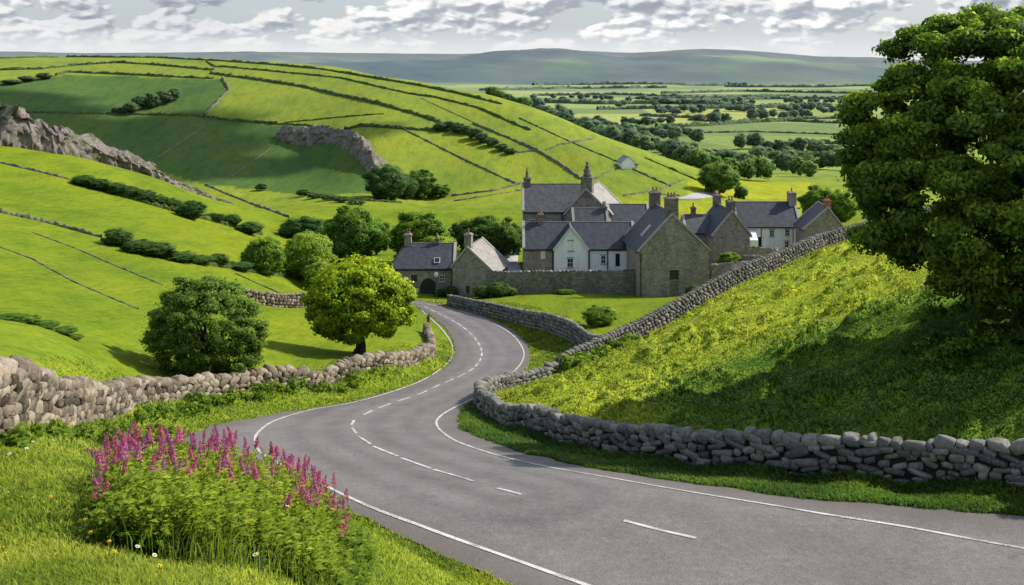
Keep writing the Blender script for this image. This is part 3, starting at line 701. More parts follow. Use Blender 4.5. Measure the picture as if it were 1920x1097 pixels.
# right wall: near piece along the bend, then the tall one that climbs away
kk = next(i for i, p in enumerate(rightwall) if p[1] > 67.0)
nearw, farw = rightwall[:kk+1], rightwall[kk:]
hn = np.interp(nearw[:, 1], [26, 29, 34, 46, 56, 66], [1.12, 1.10, 1.0, 0.92, 0.9, 0.8])
drywall(nearw, hn, 'grey dry stone wall curving round the inside of the road bend below the grassy slope', M['wall_r'], 0.46, 0.19, 0.52, 2, 0.34, rng=random.Random(3), upright=0.32, loose=1.0)
hf = np.interp(farw[:, 1], [66, 68, 73, 80, 112], [0.9, 1.15, 1.55, 1.6, 1.5])
drywall(farw, hf, 'long shaded stone wall climbing the grassy slope towards the big tree', M['wall_r'], 0.42, 0.24, 0.5, 1, 0.20, rng=random.Random(4), upright=0.1)
WL = cr([P(a, b, c)[:2] for a, b, c in [(-420,930,15),(-250,880,18),(-100,835,21),(0,808,24),(100,800,30),(200,778,38),(290,752,47),(420,737,53),(550,722,58),(650,702,63),(740,680,68.5),(790,660,75.5),(809,645,81),(806,630,87.5),(799,617,93)]])
hl = np.interp(WL[:, 1], [15, 24, 30, 38, 47, 53, 63, 76, 93], [1.5, 1.48, 1.45, 1.20, 0.98, 0.88, 0.82, 0.88, 0.85])
drywall(WL, hl, 'warm brown dry stone wall along the left verge, tallest at the left edge', M['wall_l'], 0.50, 0.23, 0.60, 2, 0.42, rng=random.Random(8), upright=0.55, loose=1.0)
W2 = cr([P(a, b, c)[:2] for a, b, c in [(840,572,118),(870,577,114),(905,583,110),(950,592,105),(1000,604,98),(1040,620,91),(1080,640,83.5),(1110,655,77),(1124,664,73.5)]])
drywall(W2, heights(W2, [(0, 1.1), (0.2, 1.3), (0.6, 1.55), (1, 1.5)]), 'curved stone wall between the road verge and the green paddock below the village', M['wall_r'], 0.42, 0.24, 0.45, 1, 0.20, rng=random.Random(12), upright=0.08)
WH = cr([P(a, b, c)[:2] for a, b, c in [(440,622,92),(475,613,93),(530,606,96),(580,598,100),(640,588,106)]])
drywall(WH, heights(WH, [(0, 1.0), (0.5, 1.3), (1, 1.2)]), 'short pale stone wall running between the dark bush tree and the yellow green tree', M['wall_l'], 0.42, 0.24, 0.45, 1, 0.2, rng=random.Random(13), upright=0.08)
# small dark post at the end of the left wall
pe = empty('gatepost', (WL[-1][0] + 0.15, WL[-1][1] + 0.4, float(H(WL[-1][0], WL[-1][1] + 0.4))))
tag(pe, 'small dark gatepost standing at the far end of the left wall', 'gatepost')
mb = MB(); mb.taper(0, 0, -0.2, 1.25, 0.13, 0.13, 0.11, 0.11); mb.build('post', M['wood'], pe)
mb = MB(); mb.lathe(0, 0, [(0.16, 1.25), (0.17, 1.31), (0.09, 1.36), (0.13, 1.46), (0.05, 1.6)], 10); mb.build('finial', M['pipe'], pe, True)

# ------------------------------------------------------------------ foliage
def leafcloud(lobes, n_per, size, rng, squash=0.75, inner=0.55, updark=True, droop=0.0):
    """lobes: (m,4) xyz r. Returns quads of diamond leaves with tone."""
    lob = np.asarray(lobes, float); m = len(lob)
    rr = lob[:, 3]; cnt = np.maximum(8, (n_per * (rr / rr.mean()) ** 2).astype(int))
    ids = np.repeat(np.arange(m), cnt); n = len(ids)
    d = rng.normal(size=(n, 3)); d /= np.linalg.norm(d, axis=1)[:, None]
    d[:, 2] = np.where((d[:, 2] < 0) & (rng.random(n) < 0.55), -d[:, 2], d[:, 2])
    rad = inner + (1 - inner) * rng.random(n) ** 0.6; rad *= 1 + 0.16*rng.normal(size=n)*(rng.random(n) < 0.35)
    c = lob[ids, :3] + d * (rad * rr[ids])[:, None] * np.array([1, 1, squash])
    nm = d * 0.75 + rng.normal(size=(n, 3)) * 0.5; nm[:, 2] += 0.35; nm /= np.linalg.norm(nm, axis=1)[:, None]
    t = rng.normal(size=(n, 3)); t[:, 2] -= droop; t -= (t * nm).sum(1)[:, None] * nm; t /= np.linalg.norm(t, axis=1)[:, None]
    b = np.cross(nm, t); s = size * (0.6 + 0.8 * rng.random(n)); s = s[:, None]
    v = np.empty((n, 4, 3)); v[:, 0] = c - t*s*0.62; v[:, 1] = c + b*s*0.36 + nm*s*0.10; v[:, 2] = c + t*s*0.62 - nm*s*0.05; v[:, 3] = c - b*s*0.36 + nm*s*0.10
    lt = rng.random(m)
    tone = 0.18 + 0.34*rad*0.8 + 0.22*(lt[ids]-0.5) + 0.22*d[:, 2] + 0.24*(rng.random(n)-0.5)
    cen = lob[:, :3].mean(0); ext = np.ptp(lob[:, :3], axis=0) + 1e-6
    out = (c - cen) / ext; out /= np.linalg.norm(out, axis=1)[:, None] + 1e-9
    N_ = d * 0.55 + out * 0.55 + rng.normal(size=(n, 3)) * 0.28; N_[:, 2] += 0.12; N_ /= np.linalg.norm(N_, axis=1)[:, None]
    return v.reshape(-1, 3), np.arange(n*4).reshape(-1, 4), np.repeat(np.clip(tone, 0, 1), 4), np.repeat(N_, 4, 0)
def crown_mesh(name, lobes, n_per, size, seed, leafm, squash=0.75, inner=0.55, core=0.72, coresub=2, droop=0.0, shell=0.3):
    rng = np.random.default_rng(seed)
    v, f, t, nr = leafcloud(lobes, n_per, size, rng, squash, inner, droop=droop)
    # outer leaf mantle that ties the boughs into one crown
    lo = np.array(lobes); mn = (lo[:, :3] - lo[:, 3:4]*0.8).min(0); mxx = (lo[:, :3] + lo[:, 3:4]*0.8).max(0); cc = (mn+mxx)/2; ex = (mxx-mn)/2
    n2 = int(len(f) * shell)
    if n2:
        d = rng.normal(size=(n2, 3)); d /= np.linalg.norm(d, axis=1)[:, None]
        k = 0.90 + 0.34*fbm(np.arctan2(d[:, 1], d[:, 0])*2.2, d[:, 2]*3.0, seed, 4) + 0.045*rng.normal(size=n2) - 0.12*rng.random(n2)**2
        k *= np.where(d[:, 2] < -0.45, 0.85, 1.0)
        c = cc + d*ex*k[:, None]
        nm = d*0.8 + rng.normal(size=(n2, 3))*0.45; nm /= np.linalg.norm(nm, axis=1)[:, None]
        tt_ = rng.normal(size=(n2, 3)); tt_ -= (tt_*nm).sum(1)[:, None]*nm; tt_ /= np.linalg.norm(tt_, axis=1)[:, None]; bb = np.cross(nm, tt_); s_ = (size*(0.6+0.8*rng.random(n2)))[:, None]
        v2 = np.stack([c-tt_*s_*0.62, c+bb*s_*0.36, c+tt_*s_*0.62, c-bb*s_*0.36], 1).reshape(-1, 3)
        clump = fbm(np.arctan2(d[:, 1], d[:, 0])*5, d[:, 2]*6, seed+5, 3)
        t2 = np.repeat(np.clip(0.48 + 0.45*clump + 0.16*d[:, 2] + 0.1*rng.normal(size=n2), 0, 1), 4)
        n3 = d*0.85 + rng.normal(size=(n2, 3))*0.35; n3[:, 2] += 0.15; n3 /= np.linalg.norm(n3, axis=1)[:, None]
        v = np.vstack([v, v2]); f = np.arange(len(v)).reshape(-1, 4); t = np.r_[t, t2]; nr = np.vstack([nr, np.repeat(n3, 4, 0)])
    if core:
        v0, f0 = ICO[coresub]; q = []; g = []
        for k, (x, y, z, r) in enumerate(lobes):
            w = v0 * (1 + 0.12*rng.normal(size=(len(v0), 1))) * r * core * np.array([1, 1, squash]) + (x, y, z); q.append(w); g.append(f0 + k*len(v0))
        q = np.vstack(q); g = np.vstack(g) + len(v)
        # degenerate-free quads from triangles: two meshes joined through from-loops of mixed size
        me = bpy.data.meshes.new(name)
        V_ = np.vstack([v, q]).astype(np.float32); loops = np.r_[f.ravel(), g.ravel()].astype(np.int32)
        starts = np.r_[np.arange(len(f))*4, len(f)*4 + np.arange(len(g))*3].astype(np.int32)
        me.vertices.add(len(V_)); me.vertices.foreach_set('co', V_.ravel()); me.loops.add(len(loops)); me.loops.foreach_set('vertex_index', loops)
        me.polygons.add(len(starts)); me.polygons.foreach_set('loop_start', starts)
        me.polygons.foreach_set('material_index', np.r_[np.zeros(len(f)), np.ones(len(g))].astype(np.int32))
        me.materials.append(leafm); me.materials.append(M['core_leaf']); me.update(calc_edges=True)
        at = me.attributes.new('tone', 'FLOAT', 'POINT'); at.data.foreach_set('value', np.r_[t, np.zeros(len(q))].astype(np.float32))
        at = me.attributes.new('nrm', 'FLOAT_VECTOR', 'POINT'); at.data.foreach_set('vector', np.vstack([nr, np.tile([0, 0, 1.], (len(q), 1))]).astype(np.float32).ravel())
        return me
    return mesh_np(name, v, f, 4, leafm, {'tone': t, 'nrm': nr})
def dome_lobes(n, rx, rz, zc, rl, seed, low=-0.55, jit=0.12, fill=0.35):
    """lobe centres on and inside a lumpy dome (unit: metres)"""
    rg = np.random.default_rng(seed); out = []; gold = math.pi*(3-math.sqrt(5))
    for i in range(n):
        z = 1 - (i + 0.5) / n * (1 - low); rr = math.sqrt(max(0, 1 - z*z)); a = i*gold + rg.normal()*0.2
        k = (1 - rl/rx*0.9) * (1 + rg.normal()*jit)
        if rg.random() < fill: k *= rg.uniform(0.55, 0.85)
        out.append((rx*k*rr*math.cos(a), rx*k*rr*math.sin(a), zc + rz*k*z, rl*rg.uniform(0.7, 1.3)))
    return out
def trunk_mesh(h, r, lobes, seed, nl=7, lean=0.0):
    rg = random.Random(seed); mb = MB()
    pts_ = [(0, 0, -0.4), (0.02*h, 0, h*0.12), (lean*h*0.3, 0.01*h, h*0.32), (lean*h*0.6, 0, h*0.55), (lean*h, 0, h*0.8)]
    mb.tube(pts_, [r*1.45, r*1.08, r*0.85, r*0.6, r*0.22], 9)
    for k in range(5):
        a = k*1.26 + rg.random(); mb.tube([(math.cos(a)*r*1.9, math.sin(a)*r*1.9, -0.25), (math.cos(a)*r*0.7, math.sin(a)*r*0.7, r*0.9)], [r*0.30, r*0.42], 6)
    for l in rg.sample(list(lobes), min(nl, len(lobes))):
        z0 = h*rg.uniform(0.24, 0.5); e = Vector(l[:3]); s_ = Vector((lean*z0*0.9, 0, z0)); m_ = s_.lerp(e, 0.5) + Vector((0, 0, 0.05*h*rg.uniform(-1, 1)))
        mb.tube([s_, s_.lerp(m_, 0.5) + Vector((0, 0, 0.02*h)), m_, e], [r*0.42, r*0.33, r*0.24, r*0.08], 6)
    return mb.mesh('trunk', M['bark'], True)

# prototypes for middle and far trees: crown of unit width 1 (radius .5), height 1
PROTO = {}
def proto(key, leafm, seed, nl, n_per, size, rl, low=-0.6, rz=0.5, zc=0.50, core=0.78, coresub=1):
    lob = dome_lobes(nl, 0.5, rz, zc, rl, seed, low)
    PROTO[key] = (crown_mesh('crown', lob, n_per, size, seed, M[leafm], 0.8, 0.6, core, coresub, 0.0, 0.32), trunk_mesh(0.75, 0.03, lob, seed, 4))
for s in range(3):
    proto(('mid', s), 'lf_mid', 20+s, 95, 230, 0.027, 0.10, -0.92); proto(('dark', s), 'lf_dark', 30+s, 95, 230, 0.027, 0.10, -0.92); proto(('lite', s), 'lf_lite', 40+s, 95, 230, 0.027, 0.10, -0.92)
    proto(('fmid', s), 'lf_mid', 50+s, 18, 70, 0.06, 0.19, -0.95); proto(('fdark', s), 'lf_far', 60+s, 18, 70, 0.06, 0.19, -0.95); proto(('flite', s), 'lf_lite', 70+s, 18, 70, 0.06, 0.19, -0.95)
_tc = [0]
def tree(px, row, hpx, wpx, kind='mid', label=None, group=None, name='tree', Ymin=100.0, Y=None, cat='tree', sink=0.04):
    p = hit(px, row, Ymin) if Y is None else np.array([(px-CX)*Y/F, Y, float(H((px-CX)*Y/F, Y))])
    k = p[1] / F; s = _tc[0]; _tc[0] += 1
    if name == 'bush' and group and Y is None: wpx *= 1.3; hpx *= 1.12
    cm, tm = PROTO[(kind, s % 3)]
    o = empty(name, (p[0], p[1], p[2] - sink*hpx*k), random.uniform(0, 6.28)); o.scale = (wpx*k, wpx*k, hpx*k)
    tag(o, label, cat, group)
    link('crown', cm, o)
    if not kind.startswith('f') : link('trunk', tm, o)
    return o

# -- big tree at the right
def hero(name, loc, lob, n_per, size, leafm, seed, h, r, label, cat='tree', squash=0.62, nl=14, inner=0.4, core=0.6, droop=0.6, lean=0.0, shell=0.1):
    o = empty(name, loc); tag(o, label, cat)
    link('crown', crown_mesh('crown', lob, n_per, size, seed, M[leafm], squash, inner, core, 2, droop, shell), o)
    link('trunk', trunk_mesh(h, r, lob, seed, nl, lean), o); return o
bt = P(1945, 625, 41.0); bt[2] = float(H(bt[0], bt[1]))
lob = [(x, y, z, r) for (x, y, z, r) in dome_lobes(520, 6.75, 5.85, 5.9, 0.66, 77, -0.95, 0.08, 0.28)]
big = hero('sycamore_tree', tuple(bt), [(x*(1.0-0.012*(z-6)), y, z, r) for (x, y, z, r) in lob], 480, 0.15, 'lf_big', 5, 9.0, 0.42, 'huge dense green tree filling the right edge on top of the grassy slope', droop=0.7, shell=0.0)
# neighbours out of the frame to its right: their shade lies on the slope
for (dx, dy, sc) in ((4.6, -12.0, 0.62), (12.0, -2.5, 0.72), (10.5, -8.0, 0.78)):
    o = empty('sycamore_tree', (bt[0]+dx, bt[1]+dy, float(H(bt[0]+dx, bt[1]+dy))), dx); o.scale = (sc, sc, sc)
    tag(o, 'dense green tree beyond the right edge, behind the huge one on the slope', 'tree', 'trees beyond the right edge of the slope')
    for c in big.children: link(c.name.split('.')[0], c.data, o)
# -- yellow green maple and dark bushy hawthorn behind the left wall
mp = P(674, 664, 70.5); mp[2] = float(H(mp[0], mp[1]))
lob = [l for l in dome_lobes(230, 3.5, 2.65, 3.25, 0.46, 88, -0.86, 0.05, 0.25)]
hero('maple_tree', tuple(mp), lob, 300, 0.15, 'lf_warm', 6, 4.6, 0.30, 'round yellow green tree with a thick dark trunk beside the road bend', droop=0.4, shell=0.12)
ht = P(385, 702, 55.5); ht[2] = float(H(ht[0], ht[1]))
lob = [l for l in dome_lobes(220, 2.95, 2.65, 2.3, 0.40, 99, -0.95, 0.07, 0.35)]
lob = [(x + 0.16*(2.2 - z), y, z, r) for (x, y, z, r) in lob]
hero('hawthorn_tree', tuple(ht), lob, 300, 0.10, 'lf_thorn', 7, 3.9, 0.16, 'dark green bushy tree standing behind the left dry stone wall', droop=0.1, core=0.42, inner=0.3, shell=0.06)

T = tree
T(495,514,76,84,'mid','mid green round tree at the left end of the clump before the farmhouse',Ymin=105)
T(575,524,92,100,'lite','large pale green tree in the clump left of the farmhouse',Ymin=105)
T(600,540,52,62,'lite','low bright green tree just above the yellow green tree',Ymin=100)
T(568,452,48,82,'dark','dark low tree behind the pale green clump',Ymin=130)
T(655,492,108,112,'mid','tallest green tree of the clump left of the farmhouse chimneys',Ymin=120)
T(706,478,70,66,'mid','green tree tucked behind the tall one near the farmhouse',Ymin=130)
T(788,470,108,112,'mid','tall green tree rising behind the farmhouse roof',Y=150)
T(822,468,72,80,'lite','sunny yellow green tree above the farmhouse ridge',Y=144)
T(868,462,66,60,'dark','slim dark tree between the sunny tree and the broad dark one',Y=158)
T(915,478,92,108,'dark','broad dark tree between the farmhouse and the tall stone house',Y=150)
T(962,470,60,48,'dark','small dark tree against the left wall of the tall stone house',Y=156)
T(722,374,68,76,'dark','dark round tree at the foot of the quarry scar',Ymin=240)
T(758,372,48,50,'dark','dark tree in the middle of the group under the quarry',Ymin=240)
T(790,372,56,66,'mid','green tree at the right of the group under the quarry',Ymin=240)
T(826,370,26,40,'mid','low bush at the right end of the group under the quarry',Ymin=240)
T(1153,388,36,28,'lite','small upright bright tree behind the tall stone house',Y=190)
T(1175,392,22,60,'mid','low shrubs behind the tall stone house',Y=185)
T(1347,366,64,78,'mid','big round tree beside the pale lane below the hill',Ymin=230)
T(1388,372,24,26,'dark','small bush right of the big round tree',Ymin=230)
T(1535,385,82,78,'mid','leafy tree behind the right hand stone house',Y=215)
T(1575,378,70,60,'mid','tree half hidden by the huge right tree, above the roofs',Y=205)
T(1528,386,34,44,'dark','low dark shrub left of the leafy tree behind the stone house',Y=205)
T(1545,392,20,30,'lite','small round pale bush in front of the leafy tree',Y=195)
T(1125,607,40,62,'lite','round green bush alone in the paddock between the walls',Y=91.5,name='bush',cat='bush')
T(1368,492,40,48,'mid','garden shrub on the brown bank beside the stone gable',Y=131,name='bush',cat='bush')
g1 = 'hedgerow bushes on the left pasture'
for i, (a, b, c, d) in enumerate([(158,349,19,36),(186,356,19,36),(212,363,20,38),(240,370,19,38),(266,377,20,36),(292,384,18,34),(318,391,17,32),(360,411,36,50),(398,414,13,34),(434,424,20,30),(466,438,20,42)]):
    T(a,b,c,d,'dark','dark green hedge bush in the upper row on the left pasture' if i != 7 else 'largest dark bush of the upper hedge row on the left pasture',g1 if i != 7 else None,'bush',Ymin=60,cat='bush')
for i, (a, b, c, d) in enumerate([(220,461,34,52),(262,474,22,48),(296,481,24,52),(335,489,15,50),(372,494,13,44),(408,498,20,34),(445,505,12,44)]):
    T(a,b,c,d,'dark','dark green bush in the lower hedge row on the left pasture' if i else 'largest bush at the end of the stone wall on the left pasture',g1 if i else None,'bush',Ymin=55,cat='bush')
for i, (a, b, c, d) in enumerate([(20,600,10,44),(52,606,13,40),(85,614,12,40),(118,626,12,40),(140,636,8,26)]):
    T(a,b,c,d,'mid','low rough scrub on the near left field', 'scrub on the near left field','bush',Ymin=40,cat='bush')
g2 = 'dark trees in the copse on the shaded hillside'
for (a, b, c, d) in [(218,213,13,24),(245,213,24,32),(262,205,28,34),(285,203,32,34),(306,196,30,34),(324,190,28,32),(232,214,14,30)]:
    T(a,b,c,d,'fdark','dark tree in the copse on the shaded hillside',g2,Ymin=330)
for (a, b, c, d) in [(20,158,10,40),(50,153,12,36),(82,149,14,34)]:
    T(a,b,c,d,'fdark','dark scrub tree high on the shaded hill at the far left','scrub trees at the far left of the hill',Ymin=330)
T(490,358,16,26,'fdark','single small round tree in the shaded valley',Ymin=240)
for (a, b, c, d) in [(568,368,14,24),(590,372,10,30),(618,376,12,32),(640,380,12,30),(668,384,10,30)]:
    T(a,b,c,d,'fdark','small dark hedge bush along the valley bottom','hedge bushes along the valley bottom','bush',Ymin=230,cat='bush')
for (a, b, c, d) in [(826,247,16,24),(842,245,18,24),(858,250,20,26),(874,252,16,22),(890,262,22,28),(905,268,18,26),(922,275,16,24),(940,283,14,24),(956,289,11,22)]:
    T(a,b,c,d,'fdark','dark bush in the hedge line that crosses the sunny hillside','bushes in the hedge across the sunny hillside','bush',Ymin=300,cat='bush')
def belt(pl, h0, h1, kinds, label, group, step=0.62, Ymin=300, jit=6, wf=1.15):
    q = np.array(pl, float); d = np.r_[0, np.cumsum(np.linalg.norm(np.diff(q, axis=0), axis=1))]; s = 0
    h0 *= 1.15; h1 *= 1.15; wf = 1.15 if h0 > 17 else 1.35
    while s < d[-1]:
        f = s / d[-1]; h = h0 + (h1-h0)*f; x = np.interp(s, d, q[:, 0]); r = np.interp(s, d, q[:, 1])
        hh = h*random.uniform(0.7, 1.2); w = h*wf*random.uniform(0.8, 1.25)
        T(x, r + random.uniform(-jit, jit)*0.4, hh, w, random.choice(kinds), label, group, Ymin=Ymin)
        s += h*step*random.uniform(0.5, 1.3)*(3.5 if random.random() < 0.10 else 1)
belt([(925,196),(985,208),(1050,232),(1110,258),(1180,282),(1250,303),(1310,322)], 22, 40, ['fdark','fmid','fdark'], 'dark tree in the belt behind the crest of the sunny hill', 'trees in the belt behind the hill crest', 0.5, 470)
belt([(1050,222),(1110,250),(1180,268),(1240,288),(1310,310)], 24, 34, ['fmid','fdark'], 'dark tree in the belt behind the crest of the sunny hill', 'trees in the belt behind the hill crest', 0.6, 520)
belt([(1240,262),(1300,270),(1350,274),(1400,280),(1450,285),(1500,290),(1580,296)], 26, 26, ['fdark','fmid'], 'tree in the row across the valley under the long bright field', 'trees in the row under the long bright field', 0.7, 480)
belt([(1330,300),(1390,310),(1460,312),(1530,316),(1590,318)], 30, 32, ['fmid','fdark','fmid'], 'tree in the wooded strip of the near valley', 'trees in the wooded strip of the near valley', 0.8, 430)
belt([(1310,338),(1360,342),(1410,340),(1460,342),(1490,343)], 34, 44, ['fmid','fmid','fdark'], 'round tree at the back edge of the yellow field', 'round trees behind the yellow field', 0.7, 390)
belt([(1105,232),(1180,236),(1250,232),(1320,228),(1360,222)], 13, 16, ['fdark'], 'far tree in the dark line left of the long field', 'far trees left of the long field', 0.9, 700)
belt([(1240,214),(1330,210),(1420,212),(1500,208),(1600,214)], 14, 13, ['fdark'], 'far tree in the bluish line crossing the valley', 'far trees crossing the valley', 0.9, 800)
belt([(1340,232),(1400,226),(1460,222),(1520,220)], 20, 18, ['fdark','fmid'], 'tree in the dark clump above the long bright field', 'trees in the clump above the long bright field', 0.7, 700)
belt([(1000,185),(1110,187),(1230,190),(1300,197)], 9, 9, ['fdark'], 'tiny distant tree in a hedge of the far plain', 'distant hedge trees of the far plain', 1.5, 900)
belt([(1160,200),(1260,196),(1380,195),(1500,193),(1600,196)], 10, 10, ['fdark'], 'tiny distant tree in a hedge of the far plain', 'distant hedge trees of the far plain', 1.3, 900)

belt([(1180,262),(1260,287),(1330,310),(1400,328)], 30, 36, ['fmid','fdark'], 'tree in the wooded strip of the near valley', 'trees in the wooded strip of the near valley', 0.7, 450)
belt([(1340,318),(1450,327),(1540,330)], 32, 32, ['fmid','fdark','flite'], 'tree in the wooded strip of the near valley', 'trees in the wooded strip of the near valley', 0.8, 400)
belt([(1420,299),(1500,303),(1610,306)], 25, 24, ['fdark','fmid'], 'tree in the wooded strip of the near valley', 'trees in the wooded strip of the near valley', 0.7, 450)
belt([(1150,246),(1220,256),(1290,254)], 18, 20, ['fdark','fmid'], 'tree in the row across the valley under the long bright field', 'trees in the row under the long bright field', 0.7, 550)
# ------------------------------------------------------------------ hedges and field walls on the hills
def fieldline(pl, wpx, hpx, label, kind='hedge', Ymin=240.0, seed=1, leaf=True, name=None):
    wpx *= 0.8; hpx *= 0.72
    q = equi(np.array(pl, float), 4.0)[0]
    p = []; ym = Ymin
    for (a, b) in q: p.append(hit(a, b, Ymin))
    p = np.array(p); ok = np.ones(len(p), bool)
    for i in range(1, len(p)):
        if abs(p[i, 1] - p[i-1, 1]) > 60: p[i] = p[i-1] + (p[i-1]-p[max(i-2, 0)])*1.0; p[i, 2] = float(H(p[i, 0], p[i, 1]))
    pm = p.mean(0); k = pm[1] / F
    pl2 = p[:, :2]; ln = np.linalg.norm(np.diff(pl2, axis=0), axis=1).sum()
    c, t = equi(pl2, max(ln/260, 0.4*k*F/300)); n_ = len(c)
    if n_ < 4: return
    d = np.gradient(c, axis=0); d /= np.linalg.norm(d, axis=1)[:, None] + 1e-9; nn = np.stack([-d[:, 1], d[:, 0]], 1)
    w = wpx*k*0.5*(1 + 0.5*vnoise(t/(2.2*k*6), t*0+seed, seed)); h = hpx*k*(1 + 0.9*fbm(t/(9*k), t*0+seed*1.7, seed+3, 3))
    h = np.maximum(h, hpx*k*0.25)
    g = H(c[:, 0], c[:, 1]); o0 = np.array([pm[0], pm[1], float(H(pm[0], pm[1]))])
    prof = [(-1, -0.4), (-1.0, 0.35), (-0.6, 0.9), (0.05, 1.0), (0.65, 0.85), (1.0, 0.3), (1, -0.4)]
    vs = []
    rgl = np.random.default_rng(seed)
    for (a, b) in prof:
        off = nn * (w*a*(1+0.18*rgl.normal(size=n_)))[:, None]
        vs.append(np.c_[c + off, g + h*b*(1+0.12*rgl.normal(size=n_))])
    V_ = np.stack(vs, 1).reshape(-1, 3) - o0; m_ = len(prof)
    ii = (np.arange(n_-1)[:, None]*m_ + np.arange(m_-1)[None, :]).ravel()
    fq = np.stack([ii, ii+1, ii+m_+1, ii+m_], 1)[:, ::-1]
    nm = name or ('hedge' if kind == 'hedge' else 'field_wall')
    if kind == 'hedge' and leaf:
        tn_ = int(min(1800, ln/k*1.4)); j = rgl.integers(0, n_, tn_); a = rgl.uniform(-1.1, 1.1, tn_)
        cc = np.c_[c[j] + nn[j]*(w[j]*a)[:, None], g[j] + h[j]*(1.02 - 0.4*np.abs(a))*rgl.uniform(0.5, 1.15, tn_)] - o0
        s = hpx*k*0.34*rgl.uniform(0.6, 1.5, tn_)[:, None]; a3 = rgl.normal(size=(tn_, 3)); a3 /= np.linalg.norm(a3, axis=1)[:, None]; b3 = np.cross(a3, rgl.normal(size=(tn_, 3))); b3 /= np.linalg.norm(b3, axis=1)[:, None]
        lv = np.stack([cc-a3*s, cc+b3*s*0.7, cc+a3*s, cc-b3*s*0.7], 1).reshape(-1, 3)
        fl_ = np.arange(tn_*4).reshape(-1, 4) + len(V_)
        me = mesh_np(nm, np.vstack([V_, lv]), np.vstack([fq, fl_]), 4, [M['hedge'], M['lf_dark']], {'tone': np.r_[np.zeros(len(V_)), np.repeat(rgl.random(tn_), 4)], 'nrm': np.tile([0.1, -0.35, 0.93], (len(V_)+len(lv), 1))}, False, np.r_[np.zeros(len(fq)), np.ones(tn_)])
    else:
        me = mesh_np(nm, V_, fq, 4, M['fwall'] if kind != 'hedge' else M['hedge'], None, False)
    o = link(nm, me, None, o0); tag(o, label, 'hedge' if kind == 'hedge' else 'field wall', 'hedges and walls dividing the fields'); return o
FL = fieldline
FL([(0,110),(110,107),(300,109),(400,114),(500,121),(600,130),(700,147),(780,160),(860,176),(940,196)],6,5,'long dark hedge running along the crest of the hill',Ymin=400,seed=2)
FL([(0,132),(80,130),(140,123),(220,118),(290,122),(400,132)],5,5,'hedge one field below the crest at the upper left',seed=3)
FL([(105,142),(125,136),(250,141),(370,147),(400,148)],5,5,'hedge along the top edge of the shaded hillside',seed=4)
FL([(387,116),(403,126),(423,126),(560,139),(640,147),(770,177),(820,184),(897,203),(993,245)],5,4,'long thin hedge falling across the hill just below the crest hedge',seed=5)
FL([(395,138),(483,150),(567,163),(640,180),(707,194),(773,213),(820,228),(840,240)],8,6,'thick hedge crossing the middle of the hill down to the bushes',seed=6)
FL([(417,148),(430,170),(407,193),(383,217)],5,5,'crooked stone wall at the edge between shaded and sunny fields','wall',seed=7)
FL([(50,212),(200,214),(367,218),(433,227),(520,233)],5,5,'hedge crossing the shaded hillside below the copse',seed=8)
FL([(533,231),(640,220),(720,214)],3,3,'thin hedge rising right from the quarry top',seed=9)
FL([(293,297),(383,237)],3,1.5,'faint straight ditch line on the shaded field left of the quarry','wall',seed=10)
FL([(433,332),(510,277)],3,1.5,'faint straight line under the left end of the quarry','wall',seed=11)
FL([(790,185),(887,230)],2,1.5,'very faint boundary between two upper sunny fields','wall',seed=12)
FL([(647,243),(680,237),(740,241),(820,247)],8,7,'bushy hedge along the top of the large sunny field','hedge',seed=13)
FL([(757,243),(860,295),(967,345)],4,3.5,'straight wall running down the middle of the large sunny field','wall',seed=14)
FL([(887,232),(960,262),(1007,283),(1050,308),(1090,337)],5,5,'dark wall falling from the hillside bushes to the tall chimney','wall',seed=15)
FL([(967,287),(1000,284)],3,3,'short wall stub joining the dark falling wall','wall',seed=16)
FL([(1023,282),(1050,272),(1113,261)],4,4,'pale stone wall climbing right towards the crest','wall',seed=17)
FL([(973,222),(1073,268),(1160,305)],3,3,'thin wall running down to the stone barn','wall',seed=18)
FL([(1117,335),(1160,314)],4,4,'short wall from the tall chimney up to the barn','wall',seed=19)
FL([(1187,318),(1257,350)],4,4,'wall running down right from the barn','wall',seed=20)
FL([(1210,297),(1280,327),(1305,338)],4,4,'hedge along the foot of the slope right of the barn',seed=21)
FL([(847,368),(927,358),(993,341)],4,4,'stone wall at the foot of the sunny field left of the tall house','wall',seed=22)
FL([(850,378),(993,355)],4,3,'lower of the two walls left of the tall house','wall',seed=23)
FL([(1170,368),(1237,356),(1280,338)],4,4,'broken wall right of the tall house below the barn','wall',seed=24)
FL([(1220,364),(1275,368)],3,3,'short wall beside the pale lane','wall',seed=25)
FL([(560,362),(640,374),(753,381)],5,6,'dark hedge along the bottom of the valley',seed=26)
FL([(520,233),(580,236),(640,248),(665,266),(692,302)],4,4,'hedge on the lip of the quarry scar',seed=27)
FL([(1385,395),(1500,392)],3,4,'straight hedge across the yellow field behind the white house',seed=28,Ymin=220)
FL([(385,347),(430,366),(540,408)],5,4,'low wall continuing down from the rocky ridge','wall',Ymin=120,seed=30)
FL([(0,306),(60,320),(140,339)],6,5,'wall at the top of the left pasture leading to the hedge bushes','wall',Ymin=60,seed=31)
FL([(0,399),(80,416),(190,446)],7,9,'dark stone wall crossing the left edge of the pasture','wall',Ymin=60,seed=32)
FL([(140,343),(250,375),(330,398),(400,416),(490,441)],9,9,'upper hedge line with bushes across the left pasture',Ymin=60,seed=33)
FL([(190,452),(300,483),(400,499),(480,512),(560,522)],9,8,'lower hedge line with bushes across the left pasture',Ymin=60,seed=34)
FL([(60,436),(140,466),(220,500),(305,535)],4,2.5,'thin line of fence growth between the lower hedge and the bushy tree','wall',Ymin=40,seed=35)
FL([(0,464),(60,486),(140,530),(258,580)],5,3,'thin dark field boundary ending at the bushy tree','wall',Ymin=40,seed=36)
